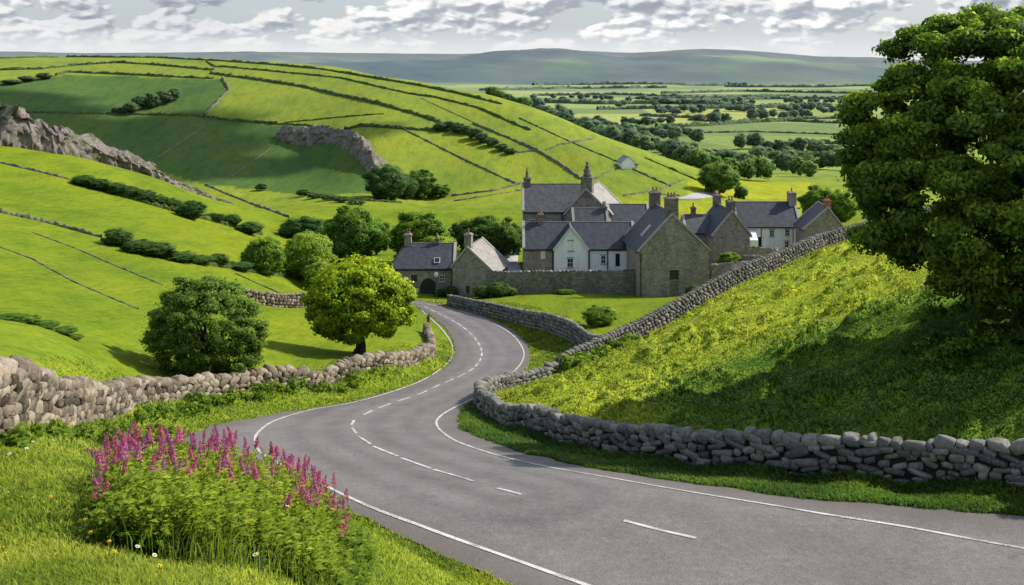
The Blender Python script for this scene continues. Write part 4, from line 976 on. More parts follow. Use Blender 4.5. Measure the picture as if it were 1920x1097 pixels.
FL([(0,592),(60,606),(150,638)],8,5,'rough scrubby boundary on the near left field','hedge',Ymin=36,seed=37)
FL([(440,513),(500,540),(560,566)],4,3,'thin wall running down to the short pale wall','wall',Ymin=60,seed=38)
for i, (pl, h_) in enumerate([([(900,170),(1050,167),(1250,165)],3),([(1000,180),(1150,178),(1300,183)],3),([(1240,176),(1400,172),(1600,176)],3),([(1300,190),(1450,186),(1620,187)],4),([(1120,206),(1240,204),(1330,203)],4),([(1200,218),(1300,222),(1345,222)],4),([(1230,240),(1330,236),(1500,224),(1620,222)],4),([(1290,250),(1420,248),(1600,254)],2),([(1480,268),(1620,272)],5),([(1260,284),(1340,290),(1420,304),(1500,318)],4),([(1000,160),(1200,158),(1400,160)],3),([(1360,163),(1500,165),(1650,170)],3),([(1000,192),(1130,196),(1260,194),(1400,200)],5),([(1230,206),(1380,203),(1560,201)],5),([(1290,226),(1380,231),(1480,228),(1620,234)],4),([(1180,186),(1330,184),(1480,180)],3)]):
    FL(pl, h_*1.9, h_*2.0, 'long bluish hedge line on the far valley plain', 'hedge', Ymin=480 if i > 5 else 800, seed=50+i, leaf=True)

# ------------------------------------------------------------------ rock
def crag(pl, hts, depth, label, seed, name='rock_outcrop', flip=1, nz=46, rough=1.0):
    q = np.c_[np.array(pl, float), np.array(hts, float)]; c, t = equi(q, 0.16 if rough < 1 else 0.35)
    d = np.gradient(c[:, :2], axis=0); d /= np.linalg.norm(d, axis=1)[:, None]; nn = np.stack([-d[:, 1], d[:, 0]], 1) * flip
    hs = c[:, 2]; zz = H(c[:, 0], c[:, 1]); rows = []
    for k in range(nz):
        f = k / (nz-1)
        if f < 0.55: a = f/0.55; off = 0.10 + 0.75*a; z = np.sin(a*math.pi/2)**0.9
        else: a = (f-0.55)/0.45; off = 0.85 + 1.7*a; z = 1 - a*1.15
        h_ = hs * z; w = off * depth * (0.25 + 0.75*hs/hs.max())
        nse = fbm(t/(1.1*rough), np.full_like(t, k*0.26), seed, 5); big_ = fbm(t/(5.5*rough), np.full_like(t, k*0.075), seed+9, 3)
        crk = np.abs(fbm(t/(2.3*rough), np.full_like(t, k*0.05), seed+21, 3)); fine = fbm(t/(0.42*rough), np.full_like(t, k*0.55), seed+31, 3)
        w = w + fine*0.35*rough + (nse*0.8 + big_*1.3 + np.minimum(crk, .22)*3.0 - .5) * np.minimum(hs, 3)*0.35
        h_ = h_ + (big_*0.32 + nse*0.22 + fine*0.05) * hs * (0.3 + z)*(z > 0.1)
        p = c[:, :2] + nn * w[:, None]; g = H(p[:, 0], p[:, 1])
        base = zz if f < 0.55 else zz*(1-a)+g*a
        rows.append(np.c_[p, base + h_ - (0.5 if k == 0 else 0) - (0.9 if k == nz-1 else 0)])
    V_ = np.stack(rows, 1); n_ = len(c); o0 = V_[n_//2, 0].copy(); V_ = V_.reshape(-1, 3) - o0
    ii = (np.arange(n_-1)[:, None]*nz + np.arange(nz-1)[None, :]).ravel(); fq = np.stack([ii, ii+nz, ii+nz+1, ii+1], 1)
    if flip < 0: fq = fq[:, ::-1]
    o = link(name, mesh_np(name, V_, fq, 4, M['rock'], None, True), None, o0); tag(o, label, 'rock')
    if name != 'rock_outcrop': return o
    rgs = random.Random(seed); T_ = []
    for _ in range(260):
        i = rgs.randrange(n_); w_ = (hs[i]/hs.max()*0.75+0.25)*depth*rgs.uniform(1.9, 3.1); x_, y_ = c[i, 0]+nn[i, 0]*w_, c[i, 1]+nn[i, 1]*w_; a_ = rgs.uniform(0, 6.28); z_ = rgs.uniform(0.12, 0.5)*rough**0.6
        T_.append((np.array([x_, y_, float(H(x_, y_))+z_*0.15])-o0, (math.cos(a_), math.sin(a_)), z_, z_*0.8, z_*0.6, rgs.uniform(-.4, .4), rgs.random()))
    sv, sf, stn = stones(T_, 1); tag(link('scree', mesh_np('scree', sv, sf, 3, M['rock'], None, False), o), kind='stuff'); return o
pr = [hit(a, b, 90, 230) for a, b in [(-120,252),(-40,264),(0,273),(60,282),(120,291),(180,302),(240,318),(300,331),(350,343),(395,353),(440,370)]]
crag([p[:2] for p in pr], [6.4,5.9,5.6,5.3,4.8,4.1,3.0,2.3,1.5,0.9,0.4], 4.5, 'grey brown rocky ridge along the top of the left pasture', 5, rough=0.9)
pr = [hit(a, b, 300) for a, b in [(516,258),(530,268),(560,272),(600,268),(636,275),(660,292),(680,315),(697,335)]]
crag([p[:2] for p in pr], [3,6.0,6.5,5.5,4.5,5.0,5.0,3.0], 4, 'dark curved quarry scar cut into the hillside', 15, 'quarry_face', rough=2.0)
# ------------------------------------------------------------------ buildings
class House:
    def __init__(s, name, label, px, zb, Y, rot=0.0, cat='house'):
        s.o = empty(name, ((px-CX)*Y/F, Y, zb), R(rot)); tag(s.o, label, cat); s.s = Y / F
    def local(s, px, row, y=0.0):
        """local x,z of a photo point on the plane y=const of this house"""
        th = s.o.rotation_euler.z; o = s.o.location; c, q = math.cos(th), math.sin(th)
        u = (px-CX)/F; ox, oy = o.x - y*q, o.y + y*c
        x = (u*oy - ox)/(c - u*q); Yw = oy + x*q
        return x, -(row-HR)*Yw/F - o.z
    def body(s, x0, x1, y0, y1, e, r, axis, mat, roofmat, base=-1.6, rid=0.5, ov=0.22, skew=True, name='wall', er=None, hipl=False):
        """gabled block. axis 'x': ridge along x, 'y': ridge front to back. rid: ridge position across the span"""
        er = e if er is None else er
        mb = MB()
        if axis == 'x':
            ym = y0 + (y1-y0)*rid
            xl = x0 + (1.6 if hipl else 0)
            vs = [(x0,y0,base),(x1,y0,base),(x1,y1,base),(x0,y1,base),(x0,y0,e),(x1,y0,e),(x1,y1,er),(x0,y1,er),(xl,ym,r),(x1,ym,r)]
            fs = [(0,1,5,4),(1,2,6,9,5),(2,3,7,6),(3,0,4,8,7),(4,5,9,8),(6,7,8,9)]
        else:
            xm = x0 + (x1-x0)*rid
            vs = [(x0,y0,base),(x1,y0,base),(x1,y1,base),(x0,y1,base),(x0,y0,e),(x1,y0,er),(x1,y1,er),(x0,y1,e),(xm,y0,r),(xm,y1,r)]
            fs = [(0,1,5,8,4),(1,2,6,5),(2,3,7,9,6),(3,0,4,7),(4,8,9,7),(8,5,6,9)]
        mb.add(vs, fs); w = mb.build(name, M[mat], s.o)
        # roof slabs with slate coordinates
        rv = []; rf = []; ru = []; rw = []
        def slab(p0, p1, p2, p3, th=0.11):
            """p0,p1 eave ends, p2,p3 ridge ends (above p1,p0)"""
            p = [np.array(q, float) for q in (p0, p1, p2, p3)]
            nm = np.cross(p[1]-p[0], p[3]-p[0]); nm /= np.linalg.norm(nm)
            if nm[2] < 0: nm = -nm
            b = len(rv); U = p[1]-p[0]; lu = np.linalg.norm(U); U = U/lu; W = np.cross(nm, U)
            for off in (0.03, 0.03+th):
                for q in p:
                    rv.append(tuple(q + nm*off)); ru.append(float((q-p[0]) @ U)); rw.append(float((q-p[0]) @ W))
            for f in ((4,5,6,7),(3,2,1,0),(0,1,5,4),(1,2,6,5),(2,3,7,6),(3,0,4,7)): rf.append([b+i for i in f])
        gx = 0.04 if skew else 0.18
        if axis == 'x':
            for (ye, ee, sg) in ((y0, e, -1), (y1, er, 1)):
                sl = (r-ee)/abs(ym-ye); yy = ye + sg*ov; zz = ee - sl*ov
                slab((x0-gx, yy, zz), (x1+gx, yy, zz), (x1+gx, ym, r), (xl-gx, ym, r))
            if hipl: slab((x0-gx, y1+ov, er-0.2), (x0-gx, y0-ov, e-0.2), (xl-gx, ym, r), (xl-gx-0.01, ym, r))
        else:
            for (xe, ee, sg) in ((x0, e, -1), (x1, er, 1)):
                sl = (r-ee)/abs(xm-xe); xx = xe + sg*ov; zz = ee - sl*ov
                slab((xx, y0-gx, zz), (xx, y1+gx, zz), (xm, y1+gx, r), (xm, y0-gx, r))
        me = bpy.data.meshes.new('roof'); me.from_pydata(rv, [], rf); me.materials.append(M[roofmat]); me.update()
        for k, a in (('ru', ru), ('rv', rw)):
            at = me.attributes.new(k, 'FLOAT', 'POINT'); at.data.foreach_set('value', a)
        s.roof = link('roof', me, s.o)
        rb = MB()
        if axis == 'x': rb.tube([(xl-gx, ym, r+0.13), (x1+gx, ym, r+0.13)], 0.11, 8)
        else: rb.tube([(xm, y0-gx, r+0.13), (xm, y1+gx, r+0.13)], 0.11, 8)
        rb.build('ridge_tiles', M['ridge'], s.roof)
        if skew:
            wd = 0.16
            def bar(a, b, ax):
                sb = MB()
                a = np.array(a, float); b = np.array(b, float); q = np.array([wd, 0, 0]) if ax == 'x' else np.array([0, wd, 0]); z0 = np.array([0, 0, 0.02]); z1 = np.array([0, 0, 0.30])
                sb.add([a-q+z0, a+q+z0, b+q+z0, b-q+z0, a-q+z1, a+q+z1, b+q+z1, b-q+z1], [(3,2,1,0),(4,5,6,7),(0,1,5,4),(1,2,6,5),(2,3,7,6),(3,0,4,7)])
                sb.build('skew_stone', M['skew'], s.roof)
            if axis == 'x':
                for xx in ([x1] if hipl else [x0, x1]): bar((xx, y0-0.2, e-0.15), (xx, ym, r), 'x'); bar((xx, ym, r), (xx, y1+0.2, er-0.15), 'x')
            else:
                for yy in (y0, y1): bar((x0-0.2, yy, e-0.15), (xm, yy, r), 'y'); bar((xm, yy, r), (x1+0.2, yy, er-0.15), 'y')
        gb = MB()
        if axis == 'x':
            gb.tube([(x0, y0-ov-0.05, e-0.2), (x1, y0-ov-0.05, e-0.2)], 0.06, 6)
        else:
            gb.tube([(x0-ov-0.04, y0, e-0.2), (x0-ov-0.04, y1, e-0.2)], 0.06, 6)
        gb.build('gutter', M['pipe'], s.o)
        return w
    def chimney(s, x, y, z0, z1, w=0.45, d=0.45, pots=2, mat='stone_d', fancy=False, fs=1.0):
        mb = MB(); mb.box(x-w, x+w, y-d, y+d, z0, z1-0.28); mb.box(x-w-0.07, x+w+0.07, y-d-0.07, y+d+0.07, z1-0.28, z1-0.12); mb.taper(x, y, z1-0.12, z1, w, d, w*0.75, d*0.75)
        mb.box(x-w-0.05, x+w+0.05, y-d-0.05, y+d+0.05, z0+(z1-z0)*0.35, z0+(z1-z0)*0.35+0.1)
        c = mb.build('chimney', M[mat], s.o)
        for k in range(pots):
            xx = x + (k-(pots-1)/2)*min(0.42, w*1.5/pots); p = MB()
            pr_ = [(0.13, z1-0.02), (0.15, z1+0.08), (0.10, z1+0.14), (0.09, z1+0.42), (0.12, z1+0.46), (0.10, z1+0.52)]
            if fancy: pr_ = [(0.22, z1-0.02), (0.30, z1+0.15), (0.20, z1+0.28), (0.27, z1+0.55), (0.14, z1+0.8), (0.18, z1+0.95), (0.06, z1+1.15), (0.10, z1+1.3), (0.03, z1+1.45)]; pr_ = [(a_*fs, z1+(b_-z1)*(0.7+0.3*fs)) for a_, b_ in pr_]
            p.lathe(xx, y, pr_, 10); p.build('chimney_pot', M['pot' if not fancy else 'stone_d'], c, True)
        return c
    def window(s, x, z, w, h, y=0.0, rows=2, cols=2, name='window', fr='frame', sill=True, glass='glass'):
        """x,z centre bottom; on a face looking towards -y"""
        f = MB(); t = 0.05; yo = y-0.03
        f.box(x-w/2, x-w/2+t, yo-0.03, yo+0.06, z, z+h); f.box(x+w/2-t, x+w/2, yo-0.03, yo+0.06, z, z+h)
        f.box(x-w/2+t, x+w/2-t, yo-0.03, yo+0.06, z, z+t); f.box(x-w/2+t, x+w/2-t, yo-0.03, yo+0.06, z+h-t, z+h)
        for k in range(1, cols): xx = x-w/2+w*k/cols; f.box(xx-0.018, xx+0.018, yo-0.02, yo+0.05, z+t, z+h-t)
        for k in range(1, rows): zz = z+h*k/rows; f.box(x-w/2+t, x+w/2-t, yo-0.024, yo+0.045, zz-0.02, zz+0.02)
        o = f.build(name, M[fr], s.o)
        g = MB(); g.box(x-w/2+t, x+w/2-t, yo, yo+0.03, z+t, z+h-t); g.build('pane', M[glass], o)
        if sill: q = MB(); q.box(x-w/2-0.08, x+w/2+0.08, yo-0.11, yo+0.05, z-0.11, z-0.01); q.build('sill', M['dress'], o); q = MB(); q.box(x-w/2-0.08, x+w/2+0.08, yo-0.035, yo+0.04, z+h+0.01, z+h+0.14); q.build('lintel', M['dress'], o)
        return o
    def pipe(s, x, z0, z1, y=0.0):
        p = MB(); p.tube([(x, y-0.09, z0), (x, y-0.09, z1-0.15), (x, y-0.2, z1)], 0.055, 6)
        for zz in np.arange(z0+0.5, z1-0.3, 1.4): p.box(x-0.09, x+0.09, y-0.13, y-0.002, zz, zz+0.07)
        p.build('downpipe', M['pipe'], s.o)
    def skylight(s, p, u, v, nm, w, h):
        """rooflight lying on the slope"""
        u = np.array(u, float); v = np.array(v, float); nm = np.array(nm, float); p = np.array(p, float)
        f = MB(); g = MB()
        def slab(mb, a, b, c, d, n0, n1):
            q = [p+u*a+v*c, p+u*b+v*c, p+u*b+v*d, p+u*a+v*d]; mb.add([x+nm*n0 for x in q]+[x+nm*n1 for x in q], [(3,2,1,0),(4,5,6,7),(0,1,5,4),(1,2,6,5),(2,3,7,6),(3,0,4,7)])
        slab(f, -w/2, w/2, -h/2, h/2, 0.12, 0.20); o = f.build('rooflight', M['frame'], s.roof)
        slab(g, -w/2+0.06, w/2-0.06, -h/2+0.06, h/2-0.06, 0.16, 0.215); g.build('pane', M['glass'], o)

# H1 big gable house on the right of the front row
h = House('stone_house', 'large stone gable house with a small square opening, right of the white cottage', 1199, -26.3, 123.0, 4.5)
h.body(0, 7.9, 0, 9.5, 5.3, 9.35, 'y', 'stone', 'slate3', rid=0.47, ov=0.25)
h.chimney(3.75, 0.62, 8.4, 11.3, 0.70, 0.55, 3); h.chimney(3.6, 8.9, 8.6, 11.0, 0.6, 0.5, 2)
x_, z_ = h.local(1264, 524); h.window(x_, z_, 1.0, 1.05, fr='dkdoor', rows=1, cols=1)
mb = MB(); mb.box(x_-0.5, x_+0.5, -0.025, 0.05, -1.0, z_-0.12); mb.build('blocked_doorway', M['stone_d'], h.o)
nm_ = np.array([-(9.35-5.3), 0, 3.71]); nm_ /= np.linalg.norm(nm_); vv_ = np.array([nm_[2], 0, -nm_[0]])
h.skylight((1.55, 3.6, 5.3+1.55*(4.05/3.71)), (0, 1, 0), vv_, nm_, 0.9, 1.6)
h.pipe(0.15, -0.5, 5.1)
# H2 cottage with the white cross gable
h = House('white_cottage', 'low slate roofed cottage with a white gable, behind the boundary wall', 982, -26.5, 131.0, 0.0)
e_, r_ = 4.5, 7.05
h.body(0, 13.3, 0, 6.2, e_, r_, 'x', 'stone', 'slate')
mb = MB(); a0, _ = h.local(1103, 500, -0.06); mb.box(a0, 12.35, -0.06, -0.003, -1.2, e_-0.25); mb.build('white_wall', M['white'], h.o)
xl_, _ = h.local(1039, 480, -0.5); xr_, _ = h.local(1102, 480, -0.5)
rf0 = h.roof
h.body(xl_, xr_, -0.5, 3.0, 4.45, 6.95, 'y', 'white', 'slate', skew=False, ov=0.12, name='gable_wall')
mb = MB(); xm_ = (xl_+xr_)/2
for sg, xe in ((-1, xl_-0.14), (1, xr_+0.14)):
    a = np.array([xe, -0.72, 4.33-0.02]); b = np.array([xm_, -0.72, 7.02])
    mb.add([a, b, b+(0, 0.05, 0), a+(0, 0.05, 0), a+(0, 0, 0.22), b+(0, 0, 0.22), b+(0, 0.05, 0.22), a+(0, 0.05, 0.22)], [(0,1,5,4),(3,2,1,0),(4,5,6,7),(2,3,7,6),(0,4,7,3),(1,2,6,5)])
mb.build('bargeboard', M['frame'], h.o)
x_, z_ = h.local(1069, 501, -0.5); h.window(x_, z_, 0.72, 1.05, y=-0.5, rows=2, cols=2)
x_, z_ = h.local(1070, 470, -0.5); h.window(x_, z_, 0.62, 1.15, y=-0.5, rows=2, cols=1, glass='white')
x_, z_ = h.local(1018, 485); h.window(x_, z_, 0.55, 0.95, rows=2, cols=1, glass='frame')
x_, z_ = h.local(1131, 494, -0.06); h.window(x_, z_, 0.55, 0.95, y=-0.06, rows=2, cols=2)
x_, z_ = h.local(1158, 499, -0.06)
h.window(x_, z_, 0.5, 1.5, y=-0.06, rows=2, cols=1, fr='dkdoor', sill=False); h.pipe(a0+0.12, -0.5, e_-0.2, -0.06)
x_, _ = h.local(1139, 480); h.pipe(x_, -0.5, e_-0.25, -0.06); x_, _ = h.local(1037, 480); h.pipe(x_-0.05, -0.5, e_-0.25)
x_, _ = h.local(1131, 480, -0.4)
mb = MB(); mb.box(x_-0.45, x_+0.45, -0.6, -0.07, 0, 1.55); mb.taper(x_, -0.33, 1.55, 1.7, 0.5, 0.3, 0.4, 0.2); mb.build('porch', M['frame'], h.o)
h.chimney(2.1, 3.1, 6.6, 8.3, 0.32, 0.32, 1)
# H3 tall back house
h = House('tall_stone_house', 'tallest grey stone house with two ornate chimneys, at the back of the village', 981, -27.0, 142.0, 0.0)
h.body(0, 9.2, 0, 7.2, 7.95, 10.95, 'x', 'stone', 'slate3')
x_, z_ = h.local(998, 425); h.window(x_, z_, 0.8, 0.9, rows=2, cols=2)
x_, z_ = h.local(1030, 432); h.window(x_, z_-0.4, 0.8, 0.9, rows=2, cols=2)
h.chimney(0.55, 3.6, 10.2, 12.0, 0.45, 0.42, 1, fancy=True, fs=0.8); h.pipe(5.0, 0, 7.7)
h2x, _ = h.local(1057, 400, -0.3)
wing = House('gabled_stone_house', 'stone gable with a sunlit pale roof slope and the tallest dark chimney', 1060, -27.0, 141.2, -15.0)
wing.body(0, 5.9, 0, 8.6, 7.6, 10.9, 'y', 'stone', 'slate2', rid=0.46, er=7.9)
wing.chimney(2.75, 0.6, 9.8, 12.6, 0.72, 0.62, 1, fancy=True, fs=2.0)
# H4, H5, H6
h = House('slate_outhouse', 'small grey roof just above the white gable cottage ridge', 1076, -26.8, 137.0, 2.0)
h.body(0, 4.3, 0, 3.6, 6.2, 8.4, 'x', 'stone', 'slate3'); h.chimney(4.0, 1.8, 8.1, 8.9, 0.3, 0.3, 2)
h = House('terraced_house', 'slate roof between the small grey roof and the big stone gable', 1143, -26.8, 139.0, 0.0)
h.body(0, 5.1, 0, 5.5, 6.6, 8.55, 'x', 'stone', 'slate'); 
h = House('back_cottage', 'low grey roof glimpsed between the two stone gables', 1286, -25.8, 140.0, 0.0)
h.body(0, 5.6, 0, 5.0, 4.3, 6.1, 'x', 'stone', 'slate3'); h.chimney(1.35, 2.5, 5.8, 7.3, 0.3, 0.3, 1)
# H7 right stone gable
h = House('small_stone_house', 'smaller stone gable with a pale sunlit verge beside the white house', 1337, -24.9, 136.5, 5.0)
h.body(0, 4.7, 0, 7.5, 3.5, 6.5, 'y', 'stone', 'slate', rid=0.52); h.chimney(2.35, 0.5, 5.9, 7.9, 0.5, 0.45, 2); h.chimney(2.4, 6.9, 6.0, 7.9, 0.45, 0.4, 2)
# H8 white house
h = House('white_house', 'white two storey house under a long slate roof with a tall end chimney', 1383, -24.6, 146.0, 0.0)
h.body(0, 8.3, 0, 6.0, 3.05, 5.75, 'x', 'white', 'slate')
for (px_, rw_, w_, h_) in ((1447, 443, 0.62, 0.80), (1476, 441, 0.60, 0.72), (1475, 464, 0.55, 0.80)):
    x_, z_ = h.local(px_, rw_); h.window(x_, z_, w_, h_, rows=2, cols=2)
x_, z_ = h.local(1423, 466); h.window(x_, max(z_-0.4, -0.1), 0.62, 1.75, rows=1, cols=1, name='door', fr='frame', sill=False)
x_, z_ = h.local(1427, 440); h.pipe(x_, -0.5, 2.85); x_, z_ = h.local(1487, 440); h.pipe(x_, -0.5, 2.85)
h.chimney(7.95, 3.0, 2.4, 7.3, 0.5, 0.6, 1, mat='stone')
mb = MB(); mb.add([(0.2,-2.0,-1),(2.3,-2.0,-1),(2.3,-0.01,-1),(0.2,-0.01,-1),(0.2,-2.0,1.5),(2.3,-2.0,1.5),(2.3,-0.01,2.6),(0.2,-0.01,2.6)], [(3,2,1,0),(4,5,6,7),(0,1,5,4),(1,2,6,5),(2,3,7,6),(3,0,4,7)]); mb.build('lean_to', M['white'], h.o)
# H9 far right stone house
h = House('right_stone_house', 'stone gable with a brick chimney, rightmost house beside the huge tree', 1508, -24.0, 140.0, -3.0)
h.body(0, 5.0, 0, 5.5, 2.9, 5.6, 'y', 'stone', 'slate3', rid=0.6); h.chimney(3.0, 0.6, 5.0, 6.7, 0.4, 0.4, 1, mat='pot')
# H11 farmhouse
h = House('farmhouse', 'long low stone farmhouse with a hipped slate roof beside the road', 738, -26.9, 128.5, 1.0)
h.body(-0.4, 7.1, 0, 6.4, 3.0, 5.25, 'x', 'stone', 'slate', hipl=True)
h.chimney(1.45, 3.2, 4.9, 6.6, 0.4, 0.4, 2, mat='stone'); h.chimney(4.9, 3.2, 5.3, 6.1, 0.25, 0.25, 1)
mb = MB(); x_, _ = h.local(803, 530)
vs = [(x_ + 0.95*math.cos(a), -0.03, 0.75 + 1.05*math.sin(a)) for a in np.linspace(0, math.pi, 12)] + [(x_-0.95, -0.03, -0.6), (x_+0.95, -0.03, -0.6)]
mb.add(vs + [(a, 0.03, c) for (a, b, c) in vs], [tuple(range(14))[::-1]] + [(i, (i+1) % 14, 14+(i+1) % 14, 14+i) for i in range(14)]); mb.build('arched_doorway', M['dkdoor'], h.o)
x_, z_ = h.local(776, 528); h.window(x_, z_, 0.7, 0.8, fr='dkdoor'); x_, z_ = h.local(829, 528); h.window(x_, z_, 0.6, 0.75)
nm_ = np.array([0, -2.4, 3.2]); nm_ /= np.linalg.norm(nm_)
x_, _ = h.local(819, 493); h.skylight((x_, 0.75, 3.1+0.75*0.75), (1, 0, 0), (0, nm_[2], -nm_[1]), nm_, 0.7, 0.8)
h = House('farmhouse_wing', 'gable end of the farmhouse with a tall chimney and a pale sunlit roof slope', 848, -26.8, 127.3, -14.0)
h.body(0, 5.0, 0, 6.5, 3.2, 5.55, 'y', 'stone', 'slate2', rid=0.36, er=2.75); h.chimney(1.8, 0.55, 4.8, 7.2, 0.42, 0.42, 1, mat='stone')
x_, z_ = h.local(877, 549); h.window(x_, z_, 0.4, 0.8, rows=1, cols=1, fr='dkdoor'); h.pipe(-0.05, -0.4, 3.0)
# barn on the hill
bp = hit(1166, 317, 260)
k_ = bp[1]/F
h = House('stone_barn', 'small pale stone barn standing alone on the sunny hill', 1166, bp[2]-0.3, bp[1], 8.0, 'barn')
h.body(0, 24*k_, 0, 36*k_, 14*k_, 24*k_, 'y', 'white', 'slate2', rid=0.5)
mb = MB(); mb.box(24*k_+0.01, 33*k_, 10*k_, 30*k_, -1, 8*k_); mb.build('lean_to', M['palestone'], h.o)
mb = MB(); mb.box(24*k_+0.01, 34*k_, 9*k_, 31*k_, 8*k_, 9.5*k_); mb.build('lean_to_roof', M['slate2'], h.o)

# boundary walls in the village (mortared masonry with a rough cope)
def villagewall(pts_, top, label, seed, bot=-1.2, mt='stone_d', th=0.5):
    """pts_: (px, Y); top: world z of the top at each"""
    P2 = [((a-CX)*b/F, b) for a, b in pts_]; c, t = equi(np.c_[np.array(P2), np.array(top, float)], 0.4)
    o0 = np.array([c[0, 0], c[0, 1], float(H(c[0, 0], c[0, 1]))]); d = np.gradient(c[:, :2], axis=0); d /= np.linalg.norm(d, axis=1)[:, None]; nn = np.stack([-d[:, 1], d[:, 0]], 1)*th/2
    g = H(c[:, 0], c[:, 1]) + bot; tz = c[:, 2] + 0.14*fbm(t*0.9, t*0+seed, seed, 3)
    root = empty('boundary_wall', o0); tag(root, label, 'stone wall')
    vs = np.stack([np.c_[c[:, :2]-nn, g], np.c_[c[:, :2]-nn, tz], np.c_[c[:, :2]+nn, tz], np.c_[c[:, :2]+nn, g]], 1).reshape(-1, 3) - o0
    n_ = len(c); ii = (np.arange(n_-1)[:, None]*4 + np.arange(3)[None, :]).ravel(); fq = np.stack([ii, ii+1, ii+5, ii+4], 1)[:, ::-1]
    mb = MB(); mb.add(vs, [tuple(f) for f in fq] + [(0, 1, 2, 3), (4*n_-1, 4*n_-2, 4*n_-3, 4*n_-4)]); mb.build('masonry', M[mt], root)
    rg = random.Random(seed); T_ = []; s = 0
    while s < t[-1]:
        L_ = rg.uniform(0.25, 0.55); sc = s+L_/2; p = np.array([np.interp(sc, t, c[:, k]) for k in range(2)]); dd = np.array([np.interp(sc, t, d[:, k]) for k in range(2)])
        T_.append((np.array([p[0], p[1], np.interp(sc, t, tz)+0.04])-o0, dd, L_/2*1.08, th*0.56, 0.12, rg.uniform(-.1, .1), rg.random())); s += L_
    v, f, tn = stones(T_, 1); link('coping', mesh_np('coping', v, f, 3, M['wall_r'], {'tone': tn}, True), root); return root
villagewall([(922,125.5),(960,126),(1060,126.2),(1130,126),(1188,125.5)], [-(509-HR)*125.5/F, -(511-HR)*126/F, -(508-HR)*126.2/F, -(509-HR)*126/F, -(507-HR)*125.5/F], 'high mossy stone boundary wall in front of the white cottage', 3)
villagewall([(1332,124),(1370,125),(1402,127)], [-(497-HR)*124/F, -(494-HR)*125/F, -(491-HR)*127/F], 'low retaining wall right of the big stone gable', 5)
villagewall([(1392,130),(1440,131)], [-(480-HR)*130/F, -(483-HR)*131/F], 'short dark garden wall below the white house', 6)
villagewall([(1400,134),(1452,134.5),(1456,138)], [-(464-HR)*134/F, -(468-HR)*134.5/F, -(466-HR)*138/F], 'upper garden terrace wall in front of the white house', 7, mt='stone')
def patch(pts_, name, mt, dz=0.05, kind='structure', Ymin=100, step=1.0):
    w = np.array([hit(a, b, Ymin)[:2] if not isinstance(b, tuple) else ((a-CX)*b[0]/F, b[0]) for a, b in pts_])
    V_, F_ = cdt_sheet(w, step, lambda x, y: H(x, y) + dz); o = link(name, None) if False else None
    fl_ = np.array(F_); tri = V_[fl_]; nz_ = np.cross(tri[:, 1]-tri[:, 0], tri[:, 2]-tri[:, 0])[:, 2]; fl_[nz_ < 0] = fl_[nz_ < 0][:, ::-1]
    o = link(name, mesh_np(name, V_, fl_, 3, M[mt], None, True)); tag(o, kind=kind); return o
patch([(918,(134.0,)),(982,(133.0,)),(978,(165.0,)),(918,(165.0,))], 'farmyard', 'pale', 0.10)
patch([(1332,(126,)),(1398,(128,)),(1400,(133.5,)),(1334,(133.5,))], 'garden_soil', 'soil', 0.08)
patch([(1268,374),(1300,363),(1345,360),(1350,368),(1310,374)], 'lane', 'pale', 0.15, Ymin=220)
# low shrubs against the village walls
for (px_, rw_, Y_, h_, w_, k2) in ((905,552,124.2,24,34,'dark'),(935,553,124.0,28,44,'dark'),(955,553,124.5,16,30,'dark'),(1060,552,125.0,10,40,'mid'),(1300,548,121.0,22,30,'dark'),(845,552,126.6,20,30,'dark'),(825,550,127,14,30,'dark')):
    T(px_, rw_, h_, w_, k2, 'dark shrub growing against the foot of a village wall', 'shrubs at the foot of the village walls', 'bush', Y=Y_, cat='bush')
sp = P(818, 548, 126.0); so = empty('pale_topped_post', (sp[0], sp[1], float(H(sp[0], sp[1])))); tag(so, 'thin post with a pale top in front of the farmhouse', 'lamp post')  # wooden post with a pale top
mb = MB(); mb.tube([(0, 0, -0.2), (0, 0, 2.3)], [0.08, 0.05], 8); mb.build('post', M['wood'], so)
mb = MB(); mb.lathe(0, 0, [(0.08, 2.3), (0.22, 2.45), (0.26, 2.75), (0.1, 2.9)], 10); mb.build('post_top', M['frame'], so, True)

# ------------------------------------------------------------------ grass
def blades(x, y, h, w, tone, rng, lean=0.45, wind=(-0.3, 0.0), z=None, off=None):
    n = len(x); z = H(x, y) if z is None else z
    a = rng.uniform(0, 2*math.pi, n); dx, dy = np.cos(a), np.sin(a)
    l = rng.normal(size=(n, 2))*lean + wind
    v = np.empty((n, 5, 3)); ww = (w/2)
    v[:, 0] = np.c_[x-dx*ww, y-dy*ww, z-0.03]; v[:, 1] = np.c_[x+dx*ww, y+dy*ww, z-0.03]
    mx, my = x+l[:, 0]*h*0.32, y+l[:, 1]*h*0.32
    v[:, 2] = np.c_[mx+dx*ww*0.8, my+dy*ww*0.8, z+h*0.58]; v[:, 3] = np.c_[mx-dx*ww*0.8, my-dy*ww*0.8, z+h*0.58]
    v[:, 4] = np.c_[x+l[:, 0]*h, y+l[:, 1]*h, z+h*np.clip(1-0.25*np.hypot(l[:, 0], l[:, 1]), 0.4, 1)]
    b = np.arange(n)[:, None]*5
    loops = np.hstack([b+0, b+1, b+2, b+0, b+2, b+3, b+3, b+2, b+4]).reshape(-1, 3)
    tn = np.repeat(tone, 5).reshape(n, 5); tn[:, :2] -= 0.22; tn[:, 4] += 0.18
    e_ = 0.35; nx = -(H(x+e_, y)-H(x-e_, y))/(2*e_); ny = -(H(x, y+e_)-H(x, y-e_))/(2*e_)
    N_ = np.c_[nx*0.8, ny*0.8, np.ones(n)] + rng.normal(size=(n, 3))*0.22; N_ /= np.linalg.norm(N_, axis=1)[:, None]; global LASTN; LASTN = np.repeat(N_, 5, 0)
    return v.reshape(-1, 3), loops, np.clip(tn, 0, 1).ravel()
